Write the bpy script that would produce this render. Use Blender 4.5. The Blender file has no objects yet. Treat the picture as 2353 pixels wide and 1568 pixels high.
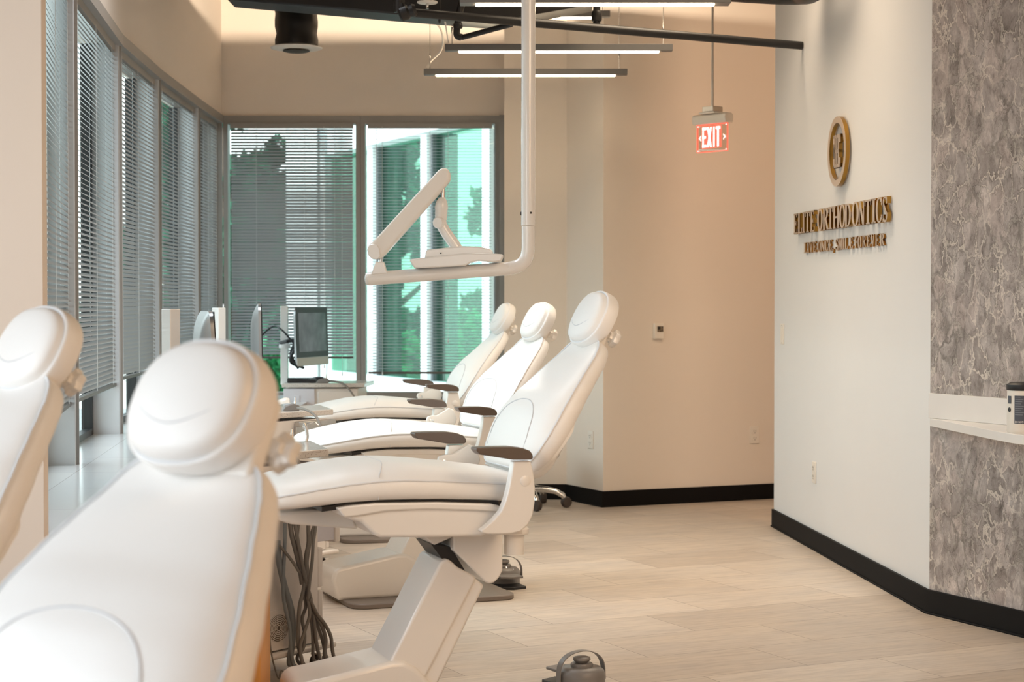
import bpy, math, random
from mathutils import Vector, Matrix
R = math.radians
S = bpy.context.scene
COL = S.collection
random.seed(7)

# ------------------------------------------------------------ camera, world, lights, exposure
F_PX, EYE = 4100.0, 1.25
PITCH = math.atan(84 / F_PX)
cam = bpy.data.cameras.new('camera'); cam_o = bpy.data.objects.new('camera', cam); COL.objects.link(cam_o)
cam.sensor_width = 36; cam.lens = F_PX * 36 / 2353
cam_o.location = (0, 0, EYE); cam_o.rotation_euler = (math.pi / 2 - PITCH, 0, 0)
cam.dof.use_dof = True; cam.dof.focus_distance = 6.6; cam.dof.aperture_fstop = 5.6
cam.clip_start = .05; cam.clip_end = 300
S.camera = cam_o
S.view_settings.view_transform = 'Standard'; S.view_settings.look = 'None'
S.view_settings.gamma = 1; S.view_settings.use_curve_mapping = False
S.view_settings.exposure = 0.2

w = bpy.data.worlds.new('sky'); S.world = w; w.use_nodes = True
nt = w.node_tree; bg = nt.nodes['Background']
tc = nt.nodes.new('ShaderNodeTexCoord'); sx = nt.nodes.new('ShaderNodeSeparateXYZ')
rp = nt.nodes.new('ShaderNodeValToRGB')
nt.links.new(tc.outputs['Generated'], sx.inputs[0]); nt.links.new(sx.outputs['Z'], rp.inputs[0])
rp.color_ramp.elements[0].color = (.90, .95, .97, 1); rp.color_ramp.elements[1].color = (.70, .82, .97, 1)
nt.links.new(rp.outputs[0], bg.inputs[0])
mr = nt.nodes.new('ShaderNodeMapRange'); nt.links.new(sx.outputs['X'], mr.inputs[0])      # brighter overcast towards the left of the building
mr.inputs[1].default_value = .3; mr.inputs[2].default_value = -.8; mr.inputs[3].default_value = 1.25; mr.inputs[4].default_value = 5.0
nt.links.new(mr.outputs[0], bg.inputs[1])

def area(name, loc, target, sx_, sy_, power, color, spread=180):
    l = bpy.data.lights.new(name, 'AREA'); l.shape = 'RECTANGLE'; l.size = sx_; l.size_y = sy_
    l.energy = power; l.color = color; l.spread = R(spread)
    o = bpy.data.objects.new(name, l); COL.objects.link(o); o.location = loc
    o.rotation_euler = (Vector(target) - Vector(loc)).to_track_quat('-Z', 'Y').to_euler(); return o
area('daylight_side_fill', (-3.1, .6, 1.7), (2.0, 5.0, 1.0), 3.6, 1.9, 15, (.88, .94, 1.0))  # added daylight fill standing in for unseen windows at left
area('daylight_rear_fill', (-.9, -2.8, 1.7), (.6, 8.0, 1.2), 3.6, 2.0, 27, (.90, .96, 1.0))  # added cool frontal fill; no window known behind the camera
area('ceiling_fill_middle', (-.95, 7.3, 3.3), (-.5, 7.6, 0), 1.4, 1.4, 33, (.95, .97, 1.0), 115)  # unseen cool fill added to brighten the chair fronts
area('ceiling_fill_far', (.9, 8.3, 3.4), (.7, 8.2, 0), 1.8, 1.6, 50, (1.0, .80, .58), 115)  # unseen warm fill added over the far floor and walls
area('ceiling_fill_right', (1.45, 3.9, 2.85), (.9, 5.0, .8), 1.6, 1.6, 30, (1.0, .78, .57), 130)  # warm fill added out of view for the right-hand sides
area('ceiling_fill_rear', (.9, .8, 2.9), (.3, 3.6, .8), 1.8, 1.8, 9, (1.0, .76, .52))  # added warm fill overhead near the camera, no fitting seen
area('ceiling_fill_hall', (2.35, 8.9, 3.1), (1.2, 11.3, 1.0), .5, 1.6, 24, (1.0, .64, .36))  # unseen fill added to warm the beige back wall
area('ceiling_fill_entry', (2.7, .9, 2.6), (-.5, 2.6, .9), 1.4, 1.2, 44, (1.0, .60, .30))  # added warm fill for the near side of the foreground chair
area('wall_washer', (-.75, 9.55, 3.10), (-.75, 12.0, 3.10), 2.6, .035, 130, (1.0, .82, .62))
sn = bpy.data.lights.new('sun', 'SUN'); sn.energy = 2.6; sn.angle = R(3); sn.color = (1, .98, .95)
sno = bpy.data.objects.new('sun', sn); COL.objects.link(sno); sno.rotation_euler = Vector((-.2, .75, -.6)).to_track_quat('-Z', 'Y').to_euler()

# ------------------------------------------------------------ picture point -> place in the room
def ray(px, py):
    u = (px - 1176.5) / F_PX; v = (784 - py) / F_PX
    return Vector((u, math.cos(PITCH) + v * math.sin(PITCH), -math.sin(PITCH) + v * math.cos(PITCH)))
def at(px, py, Y):
    d = ray(px, py); return Vector((0, 0, EYE)) + d * (Y / d.y)
def on_plane(px, py, p0, n):
    d = ray(px, py); t = ((p0[0]) * n[0] + (p0[1]) * n[1]) / (d.x * n[0] + d.y * n[1])
    return Vector((0, 0, EYE)) + d * t

# ------------------------------------------------------------ materials
MATS = {}
def mat(name, color, rough=.5, metal=0, emit=None, strength=0, coat=0, noise=0, nscale=20, bump=0, trans=None, sheen=0, spec=.5):
    if name in MATS: return MATS[name]
    m = bpy.data.materials.new(name); m.use_nodes = True; t = m.node_tree
    b = t.nodes['Principled BSDF']
    b.inputs['Base Color'].default_value = (*color, 1); b.inputs['Roughness'].default_value = rough
    b.inputs['Metallic'].default_value = metal; b.inputs['Coat Weight'].default_value = coat
    b.inputs['Specular IOR Level'].default_value = spec
    if emit: b.inputs['Emission Color'].default_value = (*emit, 1); b.inputs['Emission Strength'].default_value = strength
    if noise or bump:
        g = t.nodes.new('ShaderNodeTexCoord'); n = t.nodes.new('ShaderNodeTexNoise')
        n.inputs['Scale'].default_value = nscale; n.inputs['Detail'].default_value = 5
        t.links.new(g.outputs['Object'], n.inputs['Vector'])
        if noise:
            x = t.nodes.new('ShaderNodeMix'); x.data_type = 'RGBA'
            x.inputs[6].default_value = (*[c * (1 - noise) for c in color], 1)
            x.inputs[7].default_value = (*[min(1, c * (1 + noise)) for c in color], 1)
            t.links.new(n.outputs['Fac'], x.inputs[0]); t.links.new(x.outputs[2], b.inputs['Base Color'])
        if bump:
            bp = t.nodes.new('ShaderNodeBump'); bp.inputs['Strength'].default_value = bump; bp.inputs['Distance'].default_value = .002
            t.links.new(n.outputs['Fac'], bp.inputs['Height']); t.links.new(bp.outputs[0], b.inputs['Normal'])
    MATS[name] = m; return m

PAINT = mat('wall_paint', (.80, .715, .625), .75, noise=.015, nscale=3)
PAINT_W = mat('wall_paint_right', (.76, .745, .73), .75, noise=.015, nscale=3)
SEAM = mat('stitched_seam', (.60, .61, .63), .5, noise=.02)
LEATHER = mat('white_upholstery', (.86, .845, .82), .42, bump=.12, nscale=160, noise=.01)
PIPING = mat('piping', (.74, .76, .78), .45, noise=.02)
PLASTIC = mat('cream_plastic', (.83, .80, .755), .28, coat=.3, noise=.01)
WHITEP = mat('white_enamel', (.84, .83, .81), .16, coat=.6, noise=.01)
ARMB = mat('taupe_armrest', (.115, .085, .068), .42, noise=.06)
GREYP = mat('grey_plate', (.20, .165, .14), .5, noise=.05)
GREYF = mat('grey_foot_control', (.20, .185, .175), .4, noise=.05)
BLACK = mat('black_plastic', (.012, .012, .014), .4, noise=.1)
BASEB = mat('black_baseboard', (.005, .004, .004), .6, spec=.15, noise=.15)
CEIL = mat('dark_ceiling', (.035, .028, .024), .9, noise=.2)
PIPE = mat('black_pipe', (.009, .007, .006), .42, noise=.3, nscale=12)
CHROME = mat('chrome', (.75, .74, .72), .18, metal=1, noise=.03)
STEEL = mat('galvanised_steel', (.55, .54, .52), .35, metal=1, noise=.15)
FRAME = mat('window_frame', (.30, .285, .265), .45, noise=.04)
PIER = mat('grey_pier', (.50, .515, .535), .6, noise=.03)
SLAT = mat('blind_slat', (.40, .405, .41), .38, noise=.02)
def _slat():
    t = SLAT.node_tree; b = t.nodes['Principled BSDF']; tl = t.nodes.new('ShaderNodeBsdfTranslucent'); tl.inputs[0].default_value = (.62, .64, .66, 1)
    mx = t.nodes.new('ShaderNodeMixShader'); mx.inputs[0].default_value = .26
    t.links.new(b.outputs[0], mx.inputs[1]); t.links.new(tl.outputs[0], mx.inputs[2]); t.links.new(mx.outputs[0], t.nodes['Material Output'].inputs[0])
_slat()
RAIL = mat('blind_rail', (.09, .075, .065), .45, noise=.1)
CORD = mat('blind_cord', (.72, .73, .73), .6, noise=.05)
HOSE = mat('grey_hose', (.21, .185, .16), .5, noise=.08)
HOSE2 = mat('blue_grey_hose', (.22, .235, .24), .45, noise=.08)
CAB = mat('cabinet_white', (.78, .72, .665), .4, noise=.02)
CABL = mat('cabinet_liner', (.66, .64, .68), .45, noise=.02)
RUBBER = mat('caster_rubber', (.06, .045, .038), .6, noise=.1)
ALU = mat('pendant_body', (.17, .16, .15), .45, metal=0, noise=.03)
GLOW = mat('pendant_diffuser', (1, .9, .75), .5, emit=(1.0, .80, .54), strength=20)
GOLD = mat('gold_return', (.40, .22, .05), .2, metal=1, noise=.15, nscale=8)
BRONZE = mat('bronze_face', (.50, .37, .26), .4, metal=.15, noise=.04)
ORANGE_G = mat('amber_return', (.36, .16, .03), .25, metal=.8, noise=.1)
WHITE = mat('white_plate', (.80, .74, .66), .4, noise=.01)
DARKSCR = mat('screen_glass', (.012, .013, .015), .08, coat=.5, noise=.2)
SLOT = mat('slot_dark', (.05, .04, .03), .6, noise=.1)
WOOD = mat('orange_wood', (.55, .24, .05), .5, noise=.3, nscale=6)
QUARTZW = mat('white_quartz', (.80, .76, .72), .25, noise=.05, nscale=5)
EXTW = mat('outside_white_metal', (.92, .94, .95), .5, noise=.02)
EXTD = mat('outside_dark_metal', (.10, .105, .11), .5, noise=.05)
BARK = mat('bark', (.12, .09, .06), .9, noise=.3)
CONC = mat('outside_ground', (.5, .52, .51), .9, noise=.1)

def node_mat(name):
    m = bpy.data.materials.new(name); m.use_nodes = True
    return m, m.node_tree, m.node_tree.nodes['Principled BSDF']
def ramp(t, stops):
    r = t.nodes.new('ShaderNodeValToRGB'); e = r.color_ramp.elements
    while len(e) < len(stops): e.new(.5)
    for k, (p, c) in enumerate(stops): e[k].position = p; e[k].color = (*c, 1)
    return r
def mixc(t, f, a, b_, blend='MIX'):
    x = t.nodes.new('ShaderNodeMix'); x.data_type = 'RGBA'; x.blend_type = blend
    for s, v in ((0, f), (6, a), (7, b_)):
        if hasattr(v, 'is_output') or isinstance(v, bpy.types.NodeSocket): t.links.new(v, x.inputs[s])
        else: x.inputs[s].default_value = v if s == 0 else (*v, 1)
    return x.outputs[2]
def math_(t, op, a, b_=None, c=None):
    x = t.nodes.new('ShaderNodeMath'); x.operation = op
    for k, v in enumerate((a, b_, c)):
        if v is None: continue
        if isinstance(v, bpy.types.NodeSocket): t.links.new(v, x.inputs[k])
        else: x.inputs[k].default_value = v
    return x.outputs[0]

def floor_mat():
    m, t, b = node_mat('floor_planks')
    g = t.nodes.new('ShaderNodeNewGeometry')
    ang = R(26.2); va = (math.cos(ang), math.sin(ang)); va = (.8972, .4416); vb = (.4416, -.8972)
    def dot(v):
        d = t.nodes.new('ShaderNodeVectorMath'); d.operation = 'DOT_PRODUCT'
        t.links.new(g.outputs['Position'], d.inputs[0]); d.inputs[1].default_value = (v[0], v[1], 0); return d.outputs['Value']
    xa = math_(t, 'SUBTRACT', dot(va), 3.636); yb = math_(t, 'ADD', dot(vb), 5.435 + .3656)
    c = t.nodes.new('ShaderNodeCombineXYZ'); t.links.new(xa, c.inputs[0]); t.links.new(yb, c.inputs[1])
    br = t.nodes.new('ShaderNodeTexBrick'); t.links.new(c.outputs[0], br.inputs['Vector'])
    br.offset = .589; br.offset_frequency = 2; br.squash = 1; br.squash_frequency = 2
    br.inputs['Scale'].default_value = 1; br.inputs['Mortar Size'].default_value = .0016; br.inputs['Mortar Smooth'].default_value = .3
    br.inputs['Brick Width'].default_value = .716; br.inputs['Row Height'].default_value = .3656
    br.inputs['Color1'].default_value = (.50, .42, .345, 1); br.inputs['Color2'].default_value = (.63, .55, .47, 1)
    br.inputs['Mortar'].default_value = (.20, .14, .10, 1)
    def noise(sx_, sy_, det, off=0):
        mp = t.nodes.new('ShaderNodeMapping'); t.links.new(c.outputs[0], mp.inputs[0]); mp.inputs['Scale'].default_value = (sx_, sy_, 1)
        mp.inputs['Location'].default_value = (off, off, 0)
        n = t.nodes.new('ShaderNodeTexNoise'); n.inputs['Scale'].default_value = 1; n.inputs['Detail'].default_value = det
        n.inputs['Roughness'].default_value = .65; t.links.new(mp.outputs[0], n.inputs['Vector']); return n.outputs['Fac']
    n1 = noise(5, 42, 8); n2 = noise(2.2, 6, 4, 5)
    r1 = ramp(t, [(.3, (.80, .78, .76)), (.55, (1, 1, 1)), (.8, (1.08, 1.08, 1.08))]); t.links.new(n1, r1.inputs[0])
    r2 = ramp(t, [(.3, (.86, .87, .89)), (.7, (1.06, 1.04, 1.0))]); t.links.new(n2, r2.inputs[0])
    o1 = mixc(t, 1.0, br.outputs['Color'], r1.outputs[0], 'MULTIPLY'); o2 = mixc(t, 1.0, o1, r2.outputs[0], 'MULTIPLY')
    t.links.new(o2, b.inputs['Base Color']); b.inputs['Roughness'].default_value = .42
    return m
def stone_mat():
    m, t, b = node_mat('stone_wallpaper')
    g = t.nodes.new('ShaderNodeNewGeometry'); mp = t.nodes.new('ShaderNodeMapping')
    t.links.new(g.outputs['Position'], mp.inputs[0]); mp.inputs['Scale'].default_value = (1.3, 1.3, .8)
    def noise(scale, det, rough=.6, src=None):
        n = t.nodes.new('ShaderNodeTexNoise'); n.inputs['Scale'].default_value = scale; n.inputs['Detail'].default_value = det
        n.inputs['Roughness'].default_value = rough; t.links.new(src or mp.outputs[0], n.inputs['Vector']); return n
    d = noise(9, 6); d2 = noise(36, 3)
    def warp(base, n, amt):
        s = t.nodes.new('ShaderNodeVectorMath'); s.operation = 'SUBTRACT'; t.links.new(n.outputs['Color'], s.inputs[0]); s.inputs[1].default_value = (.5, .5, .5)
        q = t.nodes.new('ShaderNodeVectorMath'); q.operation = 'SCALE'; t.links.new(s.outputs[0], q.inputs[0]); q.inputs['Scale'].default_value = amt
        a = t.nodes.new('ShaderNodeVectorMath'); t.links.new(base, a.inputs[0]); t.links.new(q.outputs[0], a.inputs[1]); return a.outputs[0]
    wv = warp(warp(mp.outputs[0], d, .15), d2, .024)
    def edge(scale):
        v = t.nodes.new('ShaderNodeTexVoronoi'); v.feature = 'DISTANCE_TO_EDGE'; v.inputs['Scale'].default_value = scale
        t.links.new(wv, v.inputs['Vector']); return v.outputs['Distance']
    e1, e2 = edge(12), edge(23)
    v = t.nodes.new('ShaderNodeTexVoronoi'); v.inputs['Scale'].default_value = 12; t.links.new(wv, v.inputs['Vector'])
    big = noise(13, 8, .66, wv).outputs['Fac']
    base = ramp(t, [(.28, (.14, .115, .10)), (.42, (.34, .29, .265)), (.55, (.47, .41, .38)), (.70, (.68, .62, .57))]); t.links.new(big, base.inputs[0])
    cell = ramp(t, [(.0, (.74, .72, .71)), (.5, (1, 1, 1)), (1, (1.12, 1.08, 1.06))])
    sp = t.nodes.new('ShaderNodeSeparateColor'); t.links.new(v.outputs['Color'], sp.inputs[0]); t.links.new(sp.outputs[0], cell.inputs[0])
    c0 = mixc(t, 1, base.outputs[0], cell.outputs[0], 'MULTIPLY')
    dk = ramp(t, [(0, (1, 1, 1)), (.13, (.0, 0, 0))]); t.links.new(e1, dk.inputs[0])
    pn = noise(4.5, 5); pr = ramp(t, [(.44, (0, 0, 0)), (.54, (1, 1, 1))]); t.links.new(pn.outputs['Fac'], pr.inputs[0])
    c1 = mixc(t, math_(t, 'MULTIPLY', dk.outputs[0], math_(t, 'MULTIPLY', pr.outputs[0], .9)), c0, (.075, .062, .052))
    ln = ramp(t, [(0, (1, 1, 1)), (.03, (1, 1, 1)), (.06, (0, 0, 0))]); t.links.new(e1, ln.inputs[0])
    pm = noise(5.5, 4); pmr = ramp(t, [(.38, (.15, .15, .15)), (.58, (1, 1, 1))]); t.links.new(pm.outputs['Fac'], pmr.inputs[0])
    c2 = mixc(t, math_(t, 'MULTIPLY', ln.outputs[0], math_(t, 'MULTIPLY', pmr.outputs[0], .85)), c1, (.72, .64, .56))
    l2 = ramp(t, [(0, (1, 1, 1)), (.028, (0, 0, 0))]); t.links.new(e2, l2.inputs[0])
    pn2 = noise(6, 4); pr2 = ramp(t, [(.46, (0, 0, 0)), (.54, (1, 1, 1))]); t.links.new(pn2.outputs['Fac'], pr2.inputs[0])
    c3 = mixc(t, math_(t, 'MULTIPLY', l2.outputs[0], math_(t, 'MULTIPLY', pr2.outputs[0], .8)), c2, (.09, .075, .06))
    t.links.new(c3, b.inputs['Base Color']); b.inputs['Roughness'].default_value = .55
    return m
def speckle_mat():
    m, t, b = node_mat('speckled_quartz')
    g = t.nodes.new('ShaderNodeTexCoord'); v = t.nodes.new('ShaderNodeTexVoronoi'); v.inputs['Scale'].default_value = 190
    t.links.new(g.outputs['Object'], v.inputs['Vector'])
    r = ramp(t, [(.0, (.12, .09, .07)), (.20, (.2, .15, .12)), (.26, (.62, .57, .52))]); t.links.new(v.outputs['Distance'], r.inputs[0])
    t.links.new(r.outputs[0], b.inputs['Base Color']); b.inputs['Roughness'].default_value = .18
    return m
def tile_mat():
    m, t, b = node_mat('ledge_tile')
    g = t.nodes.new('ShaderNodeNewGeometry'); mp = t.nodes.new('ShaderNodeMapping'); mp.inputs['Rotation'].default_value = (0, 0, R(84))
    t.links.new(g.outputs['Position'], mp.inputs[0])
    br = t.nodes.new('ShaderNodeTexBrick'); t.links.new(mp.outputs[0], br.inputs['Vector']); br.offset = 0
    br.inputs['Scale'].default_value = 1; br.inputs['Mortar Size'].default_value = .002; br.inputs['Brick Width'].default_value = .6; br.inputs['Row Height'].default_value = .3
    br.inputs['Color1'].default_value = (.70, .72, .735, 1); br.inputs['Color2'].default_value = (.64, .665, .685, 1); br.inputs['Mortar'].default_value = (.5, .5, .5, 1)
    t.links.new(br.outputs[0], b.inputs['Base Color']); b.inputs['Roughness'].default_value = .16; return m
def glass_mat(name, tint, refl=.35, ior=1.45):
    m, t, b = node_mat(name); t.nodes.remove(b); out = t.nodes['Material Output']
    tr = t.nodes.new('ShaderNodeBsdfTransparent'); tr.inputs[0].default_value = (*tint, 1)
    gl = t.nodes.new('ShaderNodeBsdfGlossy'); gl.inputs['Roughness'].default_value = .02
    fr = t.nodes.new('ShaderNodeFresnel'); fr.inputs[0].default_value = ior
    mx = t.nodes.new('ShaderNodeMixShader'); t.links.new(math_(t, 'MULTIPLY', fr.outputs[0], refl * 2), mx.inputs[0])
    t.links.new(tr.outputs[0], mx.inputs[1]); t.links.new(gl.outputs[0], mx.inputs[2]); t.links.new(mx.outputs[0], out.inputs[0]); return m
def leaf_mat(name, c1, c2):
    m, t, b = node_mat(name)
    g = t.nodes.new('ShaderNodeNewGeometry'); n = t.nodes.new('ShaderNodeTexNoise'); n.inputs['Scale'].default_value = 2.2
    t.links.new(g.outputs['Position'], n.inputs['Vector']); r = ramp(t, [(.35, c1), (.65, c2)]); t.links.new(n.outputs['Fac'], r.inputs[0])
    t.links.new(r.outputs[0], b.inputs['Base Color']); b.inputs['Roughness'].default_value = .7
    b.inputs['Subsurface Weight'].default_value = 0; return m
def screen_mat():
    m, t, b = node_mat('sleeping_screen_picture')
    g = t.nodes.new('ShaderNodeTexCoord'); n = t.nodes.new('ShaderNodeTexNoise'); n.inputs['Scale'].default_value = 9; n.inputs['Detail'].default_value = 6
    t.links.new(g.outputs['Object'], n.inputs['Vector']); r = ramp(t, [(.35, (.012, .013, .015)), (.7, (.13, .135, .14))]); t.links.new(n.outputs['Fac'], r.inputs[0])
    b.inputs['Base Color'].default_value = (.01, .01, .01, 1); b.inputs['Roughness'].default_value = .15
    t.links.new(r.outputs[0], b.inputs['Emission Color']); b.inputs['Emission Strength'].default_value = .4; return m
FLOORM, STONE, SPECK, TILE = floor_mat(), stone_mat(), speckle_mat(), tile_mat()
GLASS = glass_mat('window_glass', (.90, .95, .93), .15); EXTGLASS = glass_mat('outside_glass', (.50, .76, .65), .12, 1.5)
CLEAR = glass_mat('clear_sheet', (1.0, .93, .90), .4)
LEAF1 = leaf_mat('leaf_blue_green', (.008, .085, .045), (.025, .22, .11)); LEAF2 = leaf_mat('leaf_bright', (.03, .28, .09), (.08, .44, .19))
SCREEN = screen_mat()
RED = mat('exit_red', (.7, .08, .06), .4, emit=(1, .10, .06), strength=1.3)
EXITW = mat('exit_white', (1, .8, .78), .4, emit=(1, .72, .66), strength=1.5)

# ------------------------------------------------------------ mesh helpers
class MB:
    def __init__(s): s.v = []; s.f = []
    def add(s, vs, fs, M=None):
        b = len(s.v)
        s.v += [tuple(M @ Vector(v)) if M else tuple(v) for v in vs]; s.f += [tuple(b + i for i in f) for f in fs]; return s
    def box(s, c, d, M=None, rz=0):
        x, y, z = [k / 2 for k in d]
        T = Matrix.Translation(Vector(c)) @ Matrix.Rotation(rz, 4, 'Z')
        if M: T = M @ T
        return s.add([(a, b, e) for e in (-z, z) for a, b in ((-x, -y), (x, -y), (x, y), (-x, y))],
                     [(3, 2, 1, 0), (4, 5, 6, 7), (0, 1, 5, 4), (1, 2, 6, 5), (2, 3, 7, 6), (3, 0, 4, 7)], T)
    def prism(s, poly, a, b, axis='z', M=None):
        n = len(poly)
        def P(p, h):
            return {'z': (p[0], p[1], h), 'y': (p[0], h, p[1]), 'x': (h, p[0], p[1])}[axis]
        vs = [P(p, a) for p in poly] + [P(p, b) for p in poly]
        fs = [tuple(range(n))[::-1], tuple(range(n, 2 * n))] + [(i, (i + 1) % n, n + (i + 1) % n, n + i) for i in range(n)]
        return s.add(vs, fs, M)
    def rings(s, rings, caps=True, closed=False, M=None):
        n = len(rings[0]); vs = [p for r in rings for p in r]; fs = []
        m = len(rings)
        for i in range(m if closed else m - 1):
            for j in range(n):
                a, b = i * n, ((i + 1) % m) * n
                fs.append((a + j, a + (j + 1) % n, b + (j + 1) % n, b + j))
        if caps and not closed: fs += [tuple(range(n))[::-1], tuple(range((m - 1) * n, m * n))]
        return s.add(vs, fs, M)
    def tube(s, pts, r, n=10, closed=False, M=None, rs=None):
        pts = [Vector(p) for p in pts]; m = len(pts); rg = []; up = None
        for i, p in enumerate(pts):
            a = pts[(i - 1) % m] if (closed or i > 0) else p; b = pts[(i + 1) % m] if (closed or i < m - 1) else p
            t = (b - a).normalized()
            if up is None: up = t.cross(Vector((0, 0, 1))); up = up if up.length > .1 else t.cross(Vector((1, 0, 0)))
            up = (up - t * up.dot(t)).normalized(); q = t.cross(up); rr = rs[i] if rs else r
            rg.append([p + (up * math.cos(2 * math.pi * k / n) + q * math.sin(2 * math.pi * k / n)) * rr for k in range(n)])
        return s.rings(rg, True, closed, M)
    def lathe(s, prof, c=(0, 0, 0), n=32, M=None):
        rg = [[(c[0] + r * math.cos(2 * math.pi * k / n), c[1] + r * math.sin(2 * math.pi * k / n), c[2] + z) for k in range(n)] for r, z in prof]
        return s.rings(rg, True, False, M)
    def quad(s, a, b, c, d): return s.add([a, b, c, d], [(0, 1, 2, 3)])

def spline(pts, k=6, closed=False):
    pts = [Vector(p) for p in pts]; n = len(pts); out = []
    for i in range(n if closed else n - 1):
        g = lambda j: pts[j % n] if closed else pts[max(0, min(n - 1, j))]
        p0, p1, p2, p3 = g(i - 1), g(i), g(i + 1), g(i + 2)
        for t in range(k):
            u = t / k
            out.append(.5 * ((2 * p1) + (p2 - p0) * u + (2 * p0 - 5 * p1 + 4 * p2 - p3) * u * u + (3 * p1 - p0 - 3 * p2 + p3) * u ** 3))
    if not closed: out.append(pts[-1])
    return out
def lerp_tab(tab, x):
    if x <= tab[0][0]: return tab[0][1:]
    for a, b in zip(tab, tab[1:]):
        if x <= b[0]:
            u = (x - a[0]) / (b[0] - a[0]); u = u * u * (3 - 2 * u) * .35 + u * .65
            return [p + (q - p) * u for p, q in zip(a[1:], b[1:])]
    return tab[-1][1:]

def obj(name, mb, m, parent=None, bevel=0, seg=2, smooth=38, sub=0):
    me = bpy.data.meshes.new(name); me.from_pydata(mb.v, [], mb.f); me.update()
    me.materials.append(m)
    import bmesh
    bm = bmesh.new(); bm.from_mesh(me); bmesh.ops.recalc_face_normals(bm, faces=bm.faces); bm.to_mesh(me); bm.free()
    me.shade_smooth(); me.set_sharp_from_angle(angle=R(smooth))
    o = bpy.data.objects.new(name, me); COL.objects.link(o)
    if bevel:
        b = o.modifiers.new('bevel', 'BEVEL'); b.width = bevel; b.segments = seg; b.limit_method = 'ANGLE'; b.angle_limit = R(32); b.harden_normals = False
    if sub:
        b = o.modifiers.new('sub', 'SUBSURF'); b.levels = sub; b.render_levels = sub
    if parent: o.parent = parent
    return o
def tag(o, label, cat, group=None):
    o['label'] = label; o['category'] = cat
    if group: o['group'] = group
    return o
def empty(name, label, cat, loc=(0, 0, 0), rz=0, group=None):
    o = bpy.data.objects.new(name, None); COL.objects.link(o); o.location = loc; o.rotation_euler = (0, 0, rz)
    o.empty_display_size = .1; return tag(o, label, cat, group)
def struct(name, mb, m, parent=None, **k):
    o = obj(name, mb, m, parent, **k)
    if not parent: o['kind'] = 'structure'
    return o
def dup(root, loc, rz, label, group=None):
    r = root.copy(); COL.objects.link(r); r.location = loc; r.rotation_euler = (0, 0, rz); r['label'] = label
    if group: r['group'] = group
    for ch in list(root.children):
        c = ch.copy(); COL.objects.link(c); c.parent = r
        for g in list(ch.children):
            d = g.copy(); COL.objects.link(d); d.parent = c
    return r

# ------------------------------------------------------------ the room shell
TOP = 3.75
struct('floor', MB().prism([(-3.4, -3), (4.2, -3), (4.2, 12.6), (-3.4, 12.6)], -.12, 0), FLOORM)
struct('ceiling', MB().prism([(-3.4, -3), (4.2, -3), (4.2, 12.6), (-3.4, 12.6)], TOP, TOP + .1), CEIL)
YB = 12.0
WT = 2.515          # top of the window band
SILL = .64
GP = [(-1.26, 4.70), (-1.39, 5.30), (-1.655, 6.80), (-1.84, 8.42), (-1.905, 9.70), (-1.937, 11.1), (-1.948, 12.0)]
# wall over the curved window band (bulges with it) and the sill wall below
def offs(p, q, d):
    v = (Vector(q) - Vector(p)).normalized(); return Vector((-v.y, v.x)) * d      # to the outside
outer = [(x - .24, y) for x, y in GP]
struct('wall_left', MB().prism(GP + outer[::-1], WT, TOP).prism(GP + outer[::-1], -.0, SILL - .04), PAINT)
struct('wall_left_near', MB().prism([(-3.3, 4.62), (-1.215, 4.62), (-1.215, 4.667), (-3.3, 4.667)], 0, TOP), PAINT)
struct('wall_left_far_side', MB().box((-3.3, .8, .45), (.1, 7.7, .9)).box((-3.3, .8, 3.2), (.1, 7.7, 1.1)).box((-3.3, 4.2, 1.8), (.1, .9, 1.9)).box((-3.3, -1.6, 1.8), (.1, 2.8, 1.9)), PAINT)
struct('wall_rear', MB().box((.4, -3, 1.9), (7.6, .1, 3.8)), PAINT)
# back wall with the two windows
WX0, WX1, WMX0, WMX1 = -1.935, -.055, -1.047, -.985
ZB0 = .66
struct('wall_back', MB().box(((-2.2 - .03) / 2, YB + .1, (WT + TOP) / 2), (2.2, .2, TOP - WT)).box(((-2.2 - .03) / 2, YB + .1, (ZB0 - .04) / 2), (2.2, .2, ZB0 - .04)), PAINT)
struct('wall_back_right', MB().prism([(-.05, 11.44), (.350, 11.42), (.562, 10.98), (1.70, 11.48), (3.6, 12.32), (3.6, 12.5), (-.05, 12.5)], 0, TOP), PAINT)
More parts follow.
